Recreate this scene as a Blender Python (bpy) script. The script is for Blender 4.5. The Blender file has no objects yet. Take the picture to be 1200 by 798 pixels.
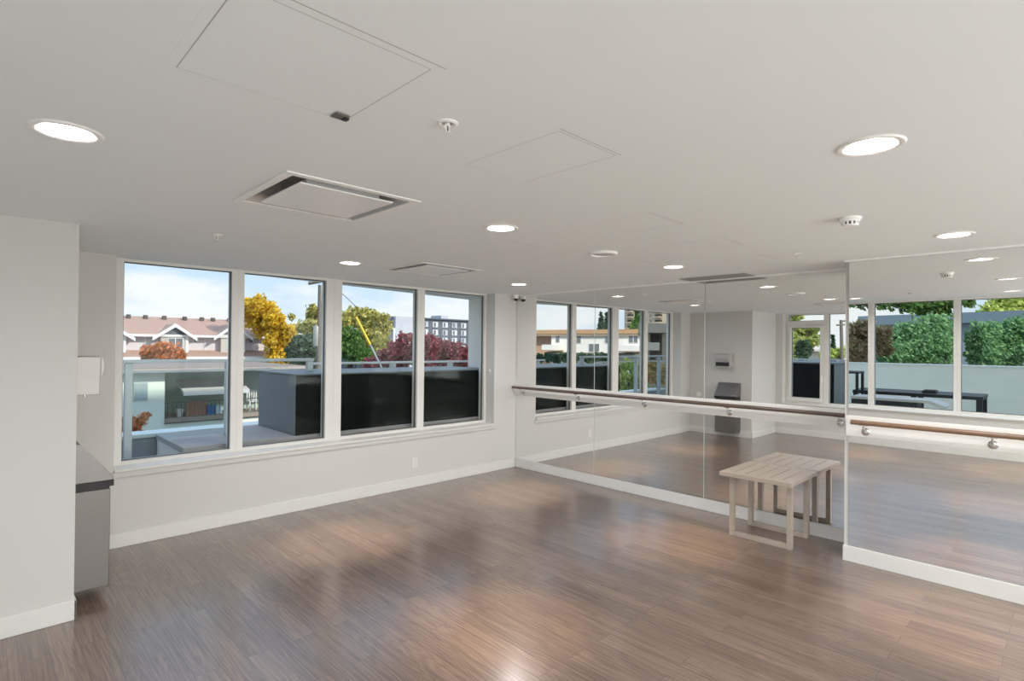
import bpy, bmesh, math, random
from mathutils import Vector, Matrix
random.seed(7)
S = bpy.context.scene
COL = S.collection
PI = math.pi
H = 2.45
# ------------------------------------------------------------------ camera (fitted to the room)
FPX, CYP = 646.39, 401.66
YAW, PIT, ROL = (math.radians(a) for a in (44.3775, 0.3734, 0.5823))
CAM = Vector((-5.5754, -5.6111, 1.7197))
FW = Vector((math.sin(YAW)*math.cos(PIT), math.cos(YAW)*math.cos(PIT), math.sin(PIT)))
RT = Vector((math.cos(YAW), -math.sin(YAW), 0)); UP = RT.cross(FW)
RT, UP = RT*math.cos(ROL)+UP*math.sin(ROL), UP*math.cos(ROL)-RT*math.sin(ROL)
def ray(px, py): return FW + RT*((px-600)/FPX) + UP*((CYP-py)/FPX)
def hit(px, py, ax, v):
    d = ray(px, py); return CAM + d*((v-CAM[ax])/d[ax])
def at(px, py, dist): return CAM + ray(px, py)*dist
XM, BH, TILT = -.444, .122, math.radians(-.5)     # nearest mirror: its plane, foot height and slight lean
def refl(p, mx):
    if mx == XM: n = Matrix.Rotation(TILT, 3, 'Y')@Vector((-1, 0, 0)); p0 = Vector((XM, 0, BH))
    else: n = Vector((-1, 0, 0)); p0 = Vector((mx, 0, 0))
    return p-2*(p-p0).dot(n)*n
def mh(px, py, ax, v, mx=0.0):           # a point on a plane, seen by way of the mirror at X = mx
    o = refl(CAM, mx); d = refl(CAM+ray(px, py), mx)-o
    return o+d*((v-o[ax])/d[ax])
def mat_dist(px, py, dist, mx=0.0): return refl(at(px, py, dist), mx)
cd = bpy.data.cameras.new('camera'); cam = bpy.data.objects.new('camera', cd); COL.objects.link(cam)
cd.sensor_width = 36; cd.lens = FPX*36/1200; cd.shift_y = (CYP-399)/1200; cd.clip_start = .02; cd.clip_end = 2000
m = Matrix((RT, UP, -FW)).transposed().to_4x4(); m.translation = CAM; cam.matrix_world = m
S.camera = cam

# ------------------------------------------------------------------ materials
def nodes(name):
    mt = bpy.data.materials.new(name); mt.use_nodes = True
    nt = mt.node_tree; nt.nodes.clear()
    out = nt.nodes.new('ShaderNodeOutputMaterial')
    return mt, nt, out
def N(nt, typ, **kw):
    n = nt.nodes.new(typ)
    for k, v in kw.items():
        if k.startswith('i_'): n.inputs[k[2:].replace('_', ' ')].default_value = v
        else: setattr(n, k, v)
    return n
MATS = {}
def pm(name, col, rough=.5, metal=0., var=.06, scale=9., bump=0., spec=.5, stretch=(1, 1, 1), aniso=0, coat=0.):
    """painted / plastic / metal surface with a little procedural mottling"""
    if name in MATS: return MATS[name]
    mt, nt, out = nodes(name); L = nt.links.new
    b = N(nt, 'ShaderNodeBsdfPrincipled')
    tc = N(nt, 'ShaderNodeTexCoord'); mp = N(nt, 'ShaderNodeMapping'); mp.inputs['Scale'].default_value = stretch
    nz = N(nt, 'ShaderNodeTexNoise'); nz.inputs['Scale'].default_value = scale; nz.inputs['Detail'].default_value = 4
    L(tc.outputs['Object'], mp.inputs['Vector']); L(mp.outputs['Vector'], nz.inputs['Vector'])
    mx = N(nt, 'ShaderNodeMix', data_type='RGBA')
    mx.inputs['A'].default_value = tuple(c*(1-var) for c in col)+(1,)
    mx.inputs['B'].default_value = tuple(min(1, c*(1+var)) for c in col)+(1,)
    L(nz.outputs['Fac'], mx.inputs['Factor']); L(mx.outputs['Result'], b.inputs['Base Color'])
    b.inputs['Roughness'].default_value = rough; b.inputs['Metallic'].default_value = metal
    b.inputs['Specular IOR Level'].default_value = spec
    b.inputs['Coat Weight'].default_value = coat
    if bump:
        bp = N(nt, 'ShaderNodeBump'); bp.inputs['Strength'].default_value = bump; bp.inputs['Distance'].default_value = .01
        L(nz.outputs['Fac'], bp.inputs['Height']); L(bp.outputs['Normal'], b.inputs['Normal'])
    L(b.outputs['BSDF'], out.inputs['Surface'])
    MATS[name] = mt; return mt
def leafmat(name, cols, rough=.6):
    if name in MATS: return MATS[name]
    mt, nt, out = nodes(name); L = nt.links.new
    g = N(nt, 'ShaderNodeNewGeometry'); r = N(nt, 'ShaderNodeValToRGB')
    while len(r.color_ramp.elements) < len(cols): r.color_ramp.elements.new(.5)
    for i, c in enumerate(cols):
        r.color_ramp.elements[i].position = i/(len(cols)-1); r.color_ramp.elements[i].color = (*c, 1)
    b = N(nt, 'ShaderNodeBsdfPrincipled'); b.inputs['Roughness'].default_value = rough
    b.inputs['Specular IOR Level'].default_value = .25
    tr = N(nt, 'ShaderNodeBsdfTranslucent'); ms = N(nt, 'ShaderNodeMixShader'); ms.inputs[0].default_value = .35
    L(g.outputs['Random Per Island'], r.inputs['Fac']); L(r.outputs['Color'], b.inputs['Base Color']); L(r.outputs['Color'], tr.inputs['Color'])
    L(b.outputs['BSDF'], ms.inputs[1]); L(tr.outputs['BSDF'], ms.inputs[2]); L(ms.outputs['Shader'], out.inputs['Surface'])
    MATS[name] = mt; return mt
def emit(name, col, s):
    if name in MATS: return MATS[name]
    mt, nt, out = nodes(name); e = N(nt, 'ShaderNodeEmission'); e.inputs['Color'].default_value = (*col, 1); e.inputs['Strength'].default_value = s
    nt.links.new(e.outputs[0], out.inputs['Surface']); MATS[name] = mt; return mt
def glass(name, tint, refl=.06):
    if name in MATS: return MATS[name]
    mt, nt, out = nodes(name); L = nt.links.new
    t = N(nt, 'ShaderNodeBsdfTransparent'); t.inputs['Color'].default_value = (*tint, 1)
    g = N(nt, 'ShaderNodeBsdfGlossy'); g.inputs['Roughness'].default_value = 0.0; g.inputs['Color'].default_value = (.9, .95, .93, 1)
    fr = N(nt, 'ShaderNodeLayerWeight'); fr.inputs['Blend'].default_value = .12
    mu = N(nt, 'ShaderNodeMath', operation='MULTIPLY_ADD'); mu.inputs[1].default_value = .35; mu.inputs[2].default_value = refl
    L(fr.outputs['Fresnel'], mu.inputs[0])
    mu.use_clamp = True
    mx = N(nt, 'ShaderNodeMixShader'); L(mu.outputs[0], mx.inputs[0]); L(t.outputs[0], mx.inputs[1]); L(g.outputs[0], mx.inputs[2])
    L(mx.outputs[0], out.inputs['Surface']); MATS[name] = mt; return mt
def floor_mat():
    mt, nt, out = nodes('plank_floor'); L = nt.links.new
    tc = N(nt, 'ShaderNodeTexCoord'); sp = N(nt, 'ShaderNodeSeparateXYZ'); L(tc.outputs['Object'], sp.inputs[0])
    cb = N(nt, 'ShaderNodeCombineXYZ'); L(sp.outputs['Y'], cb.inputs['X']); L(sp.outputs['X'], cb.inputs['Y'])
    br = N(nt, 'ShaderNodeTexBrick'); br.offset = .37; br.offset_frequency = 2; br.squash = 1
    br.inputs['Scale'].default_value = 1; br.inputs['Brick Width'].default_value = 1.22; br.inputs['Row Height'].default_value = .128
    br.inputs['Mortar Size'].default_value = .0016; br.inputs['Mortar Smooth'].default_value = .2
    br.inputs['Color1'].default_value = (0, 0, 0, 1); br.inputs['Color2'].default_value = (1, 1, 1, 1); br.inputs['Mortar'].default_value = (.5, .5, .5, 1)
    L(cb.outputs[0], br.inputs['Vector'])
    # grain: fine streaks along the planks, shifted plank by plank
    off = N(nt, 'ShaderNodeVectorMath', operation='SCALE'); off.inputs['Scale'].default_value = 37.
    L(br.outputs['Color'], off.inputs[0])
    mp = N(nt, 'ShaderNodeMapping'); mp.inputs['Scale'].default_value = (120, 2.0, 1); L(tc.outputs['Object'], mp.inputs['Vector'])
    ad = N(nt, 'ShaderNodeVectorMath', operation='ADD'); L(mp.outputs[0], ad.inputs[0]); L(off.outputs[0], ad.inputs[1])
    n1 = N(nt, 'ShaderNodeTexNoise'); n1.inputs['Scale'].default_value = 1; n1.inputs['Detail'].default_value = 5; n1.inputs['Roughness'].default_value = .62
    L(ad.outputs[0], n1.inputs['Vector'])
    # broad cathedral figure: contour lines of a stretched noise
    mp2 = N(nt, 'ShaderNodeMapping'); mp2.inputs['Scale'].default_value = (9, .85, 1); L(tc.outputs['Object'], mp2.inputs['Vector'])
    ad2 = N(nt, 'ShaderNodeVectorMath', operation='ADD'); L(mp2.outputs[0], ad2.inputs[0]); L(off.outputs[0], ad2.inputs[1])
    n2 = N(nt, 'ShaderNodeTexNoise'); n2.inputs['Scale'].default_value = 1; n2.inputs['Detail'].default_value = 1.5; L(ad2.outputs[0], n2.inputs['Vector'])
    mu = N(nt, 'ShaderNodeMath', operation='MULTIPLY'); mu.inputs[1].default_value = 95; L(n2.outputs['Fac'], mu.inputs[0])
    si = N(nt, 'ShaderNodeMath', operation='SINE'); L(mu.outputs[0], si.inputs[0])
    ma = N(nt, 'ShaderNodeMath', operation='MULTIPLY_ADD'); ma.inputs[1].default_value = .05; L(si.outputs[0], ma.inputs[0]); L(n1.outputs['Fac'], ma.inputs[2])
    rp = N(nt, 'ShaderNodeValToRGB'); e = rp.color_ramp.elements
    e[0].position = .27; e[0].color = (*FLOOR_D, 1); e[1].position = .74; e[1].color = (*FLOOR_L, 1)
    L(ma.outputs[0], rp.inputs['Fac'])
    # plank to plank tint
    tn = N(nt, 'ShaderNodeMix', data_type='RGBA', blend_type='MULTIPLY'); tn.inputs['Factor'].default_value = 1
    tr = N(nt, 'ShaderNodeValToRGB'); tr.color_ramp.elements[0].color = (.80, .79, .78, 1); tr.color_ramp.elements[1].color = (1.12, 1.12, 1.12, 1)
    L(br.outputs['Color'], tr.inputs['Fac']); L(rp.outputs['Color'], tn.inputs['A']); L(tr.outputs['Color'], tn.inputs['B'])
    mo = N(nt, 'ShaderNodeMix', data_type='RGBA'); mo.inputs['B'].default_value = (.03, .022, .018, 1)
    mf = N(nt, 'ShaderNodeMath', operation='MULTIPLY'); mf.inputs[1].default_value = .7; L(br.outputs['Fac'], mf.inputs[0])
    L(mf.outputs[0], mo.inputs['Factor']); L(tn.outputs['Result'], mo.inputs['A'])
    b = N(nt, 'ShaderNodeBsdfPrincipled'); L(mo.outputs['Result'], b.inputs['Base Color'])
    rr = N(nt, 'ShaderNodeMapRange'); rr.inputs['To Min'].default_value = .32; rr.inputs['To Max'].default_value = .46; L(n1.outputs['Fac'], rr.inputs['Value'])
    L(rr.outputs[0], b.inputs['Roughness']); b.inputs['Specular IOR Level'].default_value = .3; b.inputs['Coat Weight'].default_value = .95; b.inputs['Coat Roughness'].default_value = .2; b.inputs['Coat IOR'].default_value = 1.8
    bp = N(nt, 'ShaderNodeBump'); bp.inputs['Strength'].default_value = .35; bp.inputs['Distance'].default_value = .002
    L(ma.outputs[0], bp.inputs['Height']); L(bp.outputs[0], b.inputs['Normal'])
    L(b.outputs[0], out.inputs['Surface']); return mt
FLOOR_D = (.076, .045, .031); FLOOR_L = (.228, .156, .111)
M_floor = floor_mat()
M_wall = pm('wall_paint', (.645, .63, .602), .75, var=.012, scale=3, spec=.25)
M_ceil = pm('ceiling_paint', (.858, .892, .895), .9, var=.01, scale=3, spec=.15)
M_trim = pm('trim_paint', (.74, .725, .695), .45, var=.01, scale=5, spec=.4)
M_frame = pm('window_frame_paint', (.74, .72, .685), .4, var=.015, scale=5)
M_gasket = pm('window_gasket', (.10, .10, .10), .6)
M_plastic = pm('white_plastic', (.90, .89, .865), .4, var=.01)
M_dark = pm('dark_plastic', (.02, .02, .02), .5)
M_steel = pm('brushed_steel', (.24, .225, .215), .42, 1., var=.10, scale=30, stretch=(1, 1, 14))
M_steel_d = pm('lid_steel', (.29, .275, .27), .42, 1., var=.10, scale=30, stretch=(1, 1, 14))  # steel of the bin lid, a little lighter than the body
M_chrome = pm('polished_chrome', (.72, .71, .69), .12, 1., var=.03)
M_glass = glass('window_glass', (.97, .99, .98), .004)
M_mirror = pm('mirror_silver', (.90, .905, .895), 0.0, 1., var=.002)
M_medge = pm('mirror_edge', (.75, .78, .75), .25, .3, var=.02)

# ------------------------------------------------------------------ mesh builder
class MB:
    def __init__(s): s.bm = bmesh.new(); s.mi = 0
    def _q(s, vs):
        try:
            f = s.bm.faces.new(vs); f.material_index = s.mi; f.smooth = True; return f
        except ValueError: return None
    def box(s, x0, x1, y0, y1, z0, z1, M=None):
        if x0 > x1: x0, x1 = x1, x0
        if y0 > y1: y0, y1 = y1, y0
        if z0 > z1: z0, z1 = z1, z0
        c = [Vector(p) for p in ((x0,y0,z0),(x1,y0,z0),(x1,y1,z0),(x0,y1,z0),(x0,y0,z1),(x1,y0,z1),(x1,y1,z1),(x0,y1,z1))]
        if M is not None: c = [M@p for p in c]
        v = [s.bm.verts.new(p) for p in c]
        for i in ((3,2,1,0),(4,5,6,7),(0,1,5,4),(1,2,6,5),(2,3,7,6),(3,0,4,7)): s._q([v[k] for k in i])
        return s
    def prism(s, pts, off):              # closed polygon (list of 3-D points) swept by a vector
        off = Vector(off); a = [s.bm.verts.new(Vector(p)) for p in pts]; b = [s.bm.verts.new(Vector(p)+off) for p in pts]
        n = len(a); s._q(a[::-1]); s._q(b)
        for i in range(n): s._q([a[i], a[(i+1) % n], b[(i+1) % n], b[i]])
        return s
    def poly(s, pts): s._q([s.bm.verts.new(Vector(p)) for p in pts]); return s
    def tube(s, path, r, n=10, caps=True, r2=None):
        path = [Vector(p) for p in path]; rings = []
        for i, p in enumerate(path):
            d = (path[min(i+1, len(path)-1)]-path[max(i-1, 0)]).normalized()
            a = d.orthogonal().normalized() if abs(d.z) > .9 else d.cross(Vector((0, 0, 1))).normalized()
            b = d.cross(a); rr = r if r2 is None else r+(r2-r)*i/(len(path)-1)
            rings.append([s.bm.verts.new(p+a*math.cos(2*PI*k/n)*rr+b*math.sin(2*PI*k/n)*rr) for k in range(n)])
        for A, B in zip(rings, rings[1:]):
            for k in range(n): s._q([A[k], A[(k+1) % n], B[(k+1) % n], B[k]])
        if caps: s._q(rings[0][::-1]); s._q(rings[-1])
        return s
    def lathe(s, prof, c, n=32, ax='z', closed=False):   # prof: (radius, height)
        c = Vector(c); rings = []
        for r, h in prof:
            ring = []
            for k in range(n):
                a = 2*PI*k/n; u, v = r*math.cos(a), r*math.sin(a)
                p = {'z': (u, v, h), 'x': (h, u, v), 'y': (u, h, v)}[ax]
                ring.append(s.bm.verts.new(c+Vector(p)))
            rings.append(ring)
        for A, B in zip(rings, rings[1:]):
            for k in range(n): s._q([A[k], A[(k+1) % n], B[(k+1) % n], B[k]])
        if not closed:
            if prof[0][0] > 1e-6: s._q(rings[0])
            if prof[-1][0] > 1e-6: s._q(rings[-1][::-1])
        else:
            A, B = rings[-1], rings[0]
            for k in range(n): s._q([A[k], A[(k+1) % n], B[(k+1) % n], B[k]])
        return s
    def build(s, name, mats, parent=None, bevel=0, loc=None, sharp=35, normals=True):
        me = bpy.data.meshes.new(name)
        if normals: bmesh.ops.recalc_face_normals(s.bm, faces=s.bm.faces)
        if loc is not None: bmesh.ops.translate(s.bm, verts=s.bm.verts, vec=-Vector(loc))
        s.bm.to_mesh(me); s.bm.free()
        for q in (mats if isinstance(mats, (list, tuple)) else [mats]): me.materials.append(q)
        me.set_sharp_from_angle(angle=math.radians(sharp))
        o = bpy.data.objects.new(name, me); COL.objects.link(o)
        if parent is not None: o.parent = parent
        if loc is not None: o.location = loc
        if bevel:
            b = o.modifiers.new('bevel', 'BEVEL'); b.width = bevel; b.segments = 2; b.limit_method = 'ANGLE'; b.harden_normals = False
        return o
def tag(o, label=None, cat=None, group=None, kind=None):
    if label: o['label'] = label
    if cat: o['category'] = cat
    if group: o['group'] = group
    if kind: o['kind'] = kind
    return o
def empty(name, loc=(0, 0, 0), label=None, cat=None, group=None, rz=0., kind=None):
    o = bpy.data.objects.new(name, None); COL.objects.link(o); o.location = loc; o.rotation_euler.z = rz
    o.empty_display_size = .1
    return tag(o, label, cat, group, kind)
def struct(name, mb, mats, label=None, cat=None, parent=None, bevel=0):
    o = mb.build(name, mats, parent, bevel)
    if parent is None: tag(o, label, cat, kind='structure')
    return o
def copy_tree(o, loc=None, label=None):
    def cp(a, par):
        c = a.copy(); COL.objects.link(c)
        if par is not None: c.parent = par
        for ch in a.children: cp(ch, c)
        return c
    r = cp(o, None)
    if loc is not None: r.location = loc
    if label: r['label'] = label
    return r

# ------------------------------------------------------------------ room shell
XB, YB = -5.107, -1.274          # left block: face towards the mirror, face towards the room
XK = -6.30                       # back wall
YM = -4.284                     # projecting mirror wall starts here
YR = -7.8                        # rear end of the room
RG = .22                         # depth of the glass behind the wall face
OX0, OX1 = -4.72, -.42           # opening of the window wall
OZ = .632
struct('floor', MB().box(XK-.3, .3, YR-.2, .3, -.25, 0), M_floor, 'brown grey wood plank floor', 'floor')
w = MB(); w.box(XB-.2, .3, 0, .30, -.25, OZ); w.box(XB-.2, OX0, 0, .30, OZ, H); w.box(OX1, .3, 0, .30, OZ, H)
struct('wall_window', w, M_wall, 'white wall around the row of four windows', 'wall')
struct('wall_mirror', MB().box(.008, .3, YR, 0, 0, H), M_wall, 'white wall behind the mirror panels', 'wall')
struct('wall_projection', MB().box(XM+.008, .008, YR, YM, 0, H), M_wall, 'white wall jutting forward behind the nearest mirror', 'wall')
struct('wall_block', MB().box(XK-.3, XB, YB, 0, 0, H), M_wall, 'white wall block at the left with the waste bin on its side', 'wall')
BY0, BY1 = -1.41, -7.25           # opening of the back wall
w = MB(); w.box(XK-.3, XK, YR, YB, -.25, OZ-.03); w.box(XK-.3, XK, YB, BY0, OZ-.03, H); w.box(XK-.3, XK, BY1, YR, OZ-.03, H)
struct('wall_back', w, M_wall, 'white wall around the back windows, seen in the mirrors', 'wall')
w = MB(); w.box(XK-.3, .3, YR-.2, YR, 0, .605); w.box(XK-.3, -5.9, YR-.2, YR, .605, H); w.box(-1.0, .3, YR-.2, YR, .605, H)
struct('wall_rear', w, M_wall, 'white wall around the added windows at the rear end of the room', 'wall')
# baseboards
def baseboard(name, label, runs):
    b = MB()
    for r in runs: b.box(*r)
    struct(name, b, M_trim, label, 'baseboard', bevel=.003)
BT = .012
baseboard('baseboard_window', 'white baseboard under the four windows', [(XB, -BT, -BT, 0, 0, BH)])
baseboard('baseboard_mirror', 'white baseboard under the far mirror panels', [(-.002, .01, YM, 0, 0, BH)])
baseboard('baseboard_projection', 'white baseboard under the nearest mirror', [(XM-BT-.004, XM+.008, YR, YM+.004, 0, BH), (XM+.008, -.002, YM, YM+.004, 0, BH)])
baseboard('baseboard_block', 'white baseboard around the left wall block', [(XB, XB+BT, YB-BT, -BT, 0, BH), (XK, XB+BT, YB-BT, YB, 0, BH)])
baseboard('baseboard_back', 'white baseboard under the back windows', [(XK, XK+BT, YR, YB-BT, 0, BH)])
baseboard('baseboard_rear', 'white baseboard at the end of the room', [(XK+BT, XM-BT-.004, YR, YR+BT, 0, BH)])

# ceiling with holes for the recessed fittings
DL = [(-3.175, -1.083), (-1.0, -1.04), (-5.35, -3.16), (-3.253, -3.129), (-1.08, -3.08), (-5.35, -5.0), (-3.292, -5.097), (-1.171, -5.074),
      (-5.35, -6.95), (-3.25, -7.0), (-1.15, -7.0)]
CAS = [(-4.30, -2.955, .68), (-2.42, -1.275, .70)]
# exterior overhang edge runs slightly askew to the window wall
cb = MB()
cb.box(XK-.3, .3, YR-.2, .30, H, H+.34)
me_o = cb.build('ceiling', M_ceil)
cut = MB()
for x, y in DL: cut.lathe([(.082, H-.1), (.082, H+.2)], (x, y, 0), 40)
for x, y, s in CAS: cut.box(x-s/2+.03, x+s/2-.03, y-s/2+.03, y+s/2-.03, H-.1, H+.16)
co = cut.build('cutter', M_ceil)
bo = me_o.modifiers.new('holes', 'BOOLEAN'); bo.object = co; bo.operation = 'DIFFERENCE'; bo.solver = 'EXACT'
dg = bpy.context.evaluated_depsgraph_get(); nm = bpy.data.meshes.new_from_object(me_o.evaluated_get(dg))
me_o.modifiers.clear(); me_o.data = nm
bpy.data.objects.remove(co)
for p in nm.polygons: p.use_smooth = False
tag(me_o, 'flat white painted ceiling', 'ceiling', kind='structure')

# ------------------------------------------------------------------ windows of the window wall
GB = [(-4.64, -3.76), (-3.645, -2.785), (-2.60, -1.575), (-1.47, -.455)]
GZ0, GZ1 = .685, 2.425
names = ['leftmost window, townhouses behind it', 'second window from the left, yellow tree behind it', 'third window from the left, guy wire behind it', 'rightmost window of the row, next to the room corner']
def window_x(i, g, x0, x1, label):
    """one fixed light: frame members around the glass g, filling x0..x1"""
    f = MB(); ya, yb = .175, .285
    f.box(x0, g[0], ya, yb, .64, H); f.box(g[1], x1, ya, yb, .64, H)
    f.box(g[0], g[1], ya, yb, .64, GZ0); f.box(g[0], g[1], ya, yb, GZ1, H)
    o = struct(f'window_{i}', f, M_frame, label, 'window')
    k = MB(); t = .008                                     # dark gasket bead around the pane
    k.box(g[0], g[0]+t, RG-.012, RG+.012, GZ0, GZ1); k.box(g[1]-t, g[1], RG-.012, RG+.012, GZ0, GZ1)
    k.box(g[0], g[1], RG-.012, RG+.012, GZ0, GZ0+t); k.box(g[0], g[1], RG-.012, RG+.012, GZ1-t, GZ1)
    k.build('gasket', M_gasket, o)
    MB().box(g[0]+t, g[1]-t, RG-.003, RG+.003, GZ0+t, GZ1-t).build('glass_pane', M_glass, o)
    return o
ed = [OX0]+[(GB[i][1]+GB[i+1][0])/2 for i in range(3)]+[OX1]
for i in range(4): window_x(i+1, GB[i], ed[i]+.0005, ed[i+1]-.0005, names[i])
s = MB(); s.box(OX0+.001, OX1-.001, -.02, .175, .632, .655)
struct('trim_1', s, M_trim, 'white window sill under the four windows', 'window sill', bevel=.003)
s = MB(); s.box(OX0-.03, OX1+.03, -.012, -.0005, .585, .631)
struct('trim_2', s, M_wall, 'white apron under the window sill', 'trim', bevel=.002)

# ------------------------------------------------------------------ back windows (seen in the mirrors)
GX = XK-RG
def window_y(i, y0, y1, label, casement=False):
    f = MB(); xa, xb = XK-.285, XK-.175; z0, z1 = .605, H
    a, b = y0-.045, y1+.045                               # y0 > y1
    f.box(xa, xb, y0, a, z0, z1); f.box(xa, xb, b, y1, z0, z1)
    f.box(xa, xb, a, b, z0, .66); f.box(xa, xb, a, b, H-.03, H)
    if casement: f.box(xa, xb, a, b, 2.215, 2.295)
    o = struct(f'window_{i}', f, M_frame, label, 'window')
    def pane(p, q, r, s_, nm):
        MB().box(GX-.003, GX+.003, p, q, r, s_).build(nm, M_glass, o)
        k = MB(); t = .008
        for bx in ((p+t, p, r-t, s_+t), (q, q-t, r-t, s_+t), (p, q, r-t, r), (p, q, s_, s_+t)): k.box(GX-.012, GX+.012, *bx)
        k.build('gasket', M_gasket, o)
    if casement:
        pane(a-.008, b+.008, 2.303, H-.038, 'glass_pane')
        sh = MB(); u, v = a-.004, b+.004; fw = .055
        sh.box(xa+.01, xb+.02, u, u-fw, .665, 2.21); sh.box(xa+.01, xb+.02, v+fw, v, .665, 2.21)
        sh.box(xa+.01, xb+.02, u-fw, v+fw, .665, .665+.075); sh.box(xa+.01, xb+.02, u-fw, v+fw, 2.155, 2.21)
        sh.build('sash', M_frame, o, bevel=.003)
        pane(u-fw-.008, v+fw+.008, .748, 2.147, 'glass_pane')
        hd = MB(); hd.box(xb+.02, xb+.035, v+.012, v+.036, 1.05, 1.19); hd.box(xb+.035, xb+.05, v+.016, v+.032, 1.04, 1.14)
        hd.build('handle', M_plastic, o, bevel=.003)
    else: pane(a-.008, b+.008, .668, H-.038, 'glass_pane')
    return o
bys = [-1.411, -2.165, -3.13, -4.30, -5.42, -6.4, -7.249]
bl = ['back window with a top light over an opening casement', 'narrow back window seen at the edge of the far mirror', 'back window seen at the left edge of the nearest mirror',
      'back window in the middle of the nearest mirror', 'back window beside the camera', 'last back window of the row']
for i in range(6): window_y(5+i, bys[i]-.0005, bys[i+1]+.0005, bl[i], i == 0)
for i in range(4):  # unseen rear windows, added to carry the fill lamp behind them
    xa, xb_ = -5.899+i*1.2245, -5.899+(i+1)*1.2245-.001
    f = MB(); f.box(xa, xa+.05, YR-.16, YR-.06, .606, H); f.box(xb_-.05, xb_, YR-.16, YR-.06, .606, H); f.box(xa+.05, xb_-.05, YR-.16, YR-.06, .606, .67); f.box(xa+.05, xb_-.05, YR-.16, YR-.06, H-.03, H)
    o = struct(f'window_{11+i}', f, M_frame, f'window {"first second third fourth".split()[i]} from the left added in the unseen rear wall', 'window')
    MB().box(xa+.05, xb_-.05, YR-.112, YR-.106, .67, H-.03).build('glass_pane', M_glass, o)
s = MB(); s.box(XK-.174, XK+.025, BY1+.001, BY0-.001, .60, .625)
struct('trim_3', s, M_trim, 'white window sill under the back windows', 'window sill', bevel=.003)

# ------------------------------------------------------------------ mirrors
seams = [-.004, -1.396, -2.849, YM+.012]
ml = ['mirror panel in the room corner, reflecting two dark windows', 'middle mirror panel of the far wall, between its two seams',
      'mirror panel behind the small table', 'large mirror on the projecting wall at the right edge']
def mirror(x, y0, y1, label):
    m_ = MB(); e = .0035
    # front face slightly bevelled to a polished edge
    a = [(x+.006, y0, BH+.001), (x+.006, y1, BH+.001), (x+.006, y1, H-.012), (x+.006, y0, H-.012)]
    b = [(x, y0-e, BH+.001+e), (x, y1+e, BH+.001+e), (x, y1+e, H-.012-e), (x, y0-e, H-.012-e)]
    va = [m_.bm.verts.new(p) for p in a]; vb = [m_.bm.verts.new(p) for p in b]
    m_.mi = 0; m_._q(vb); m_.mi = 1
    for k in range(4): m_._q([va[k], va[(k+1) % 4], vb[(k+1) % 4], vb[k]])
    m_._q(va)
    for f in m_.bm.faces: f.smooth = False
    o = m_.build('mirror_panel', [M_mirror, M_medge], sharp=5)
    return tag(o, label, 'mirror', 'wall mirrors')
for i in range(3): mirror(0., seams[i]-.001, seams[i+1]+.001, ml[i])
mo_ = mirror(0, -4.312, YR+.02, ml[3])
tl = TILT; mo_.rotation_euler.y = tl
mo_.location = Vector((XM, 0, BH)) - Matrix.Rotation(tl, 3, 'Y')@Vector((0, 0, BH))
struct('trim_4', MB().box(-.008, .007, YM, -.002, H-.018, H), pm('channel_white', (.9, .9, .88), .3), 'bright channel along the top of the far mirrors', 'trim')
struct('trim_5', MB().box(XM-.030, XM+.007, YR, YM, H-.013, H), MATS['channel_white'], 'thin white channel along the top of the nearest mirror', 'trim')

# ------------------------------------------------------------------ barres
M_barre = pm('barre_wood', (.115, .078, .058), .32, var=.30, scale=5, stretch=(10, 1.2, 10))
M_barre2 = pm('barre_oak', (.21, .125, .078), .35, var=.28, scale=5, stretch=(10, 1.2, 10))
M_board = pm('barre_board_paint', (.84, .82, .785), .4, var=.01)
def barre(xm, y0, y1, ys, label, board_y0, mwood, bk=.0005):
    t = empty('ballet_barre', (xm, (y0+y1)/2, 1.10), label, 'barre', 'wall barres')
    inv = Vector(t.location)
    MB().box(xm-.0255, xm-bk, board_y0, y1, 1.022, 1.186).build('backing_board', M_board, t, .003, loc=None).location = -inv
    r = MB(); xr, zr = xm-.088, 1.142
    r.lathe([(.0, y0), (.015, y0), (.019, y0-.005), (.019, y1+.005), (.015, y1), (0, y1)], (xr, 0, zr), 20, 'y')
    r.build('rail', mwood, t).location = -inv
    for y in ys:
        b = MB()
        b.lathe([(.0, -.0255), (.03, -.0255), (.03, -.031), (.024, -.035), (.010, -.036)], (xm, y, 1.066), 24, 'x')
        b.tube([(xm-.03, y, 1.066), (xm-.062, y, 1.066), (xm-.080, y, 1.074), (xm-.087, y, 1.09), (xm-.088, y, 1.122)], .0065, 10)
        b.box(xm-.098, xm-.078, y-.03, y+.03, 1.119, 1.1245)
        br = b.build('bracket', M_chrome, t); br.location = -inv
    return t
barre(0., -.022, -4.20, [-.18, -1.17, -2.14, -3.14, -4.145], 'long dark brown barre on a white board across the far mirrors', -.002, M_barre)
barre(XM, -4.35, -7.6, [-4.44, -5.21, -6.2, -7.2], 'lighter brown barre on a white board across the nearest mirror', -4.30, M_barre2, .0135)

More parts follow.
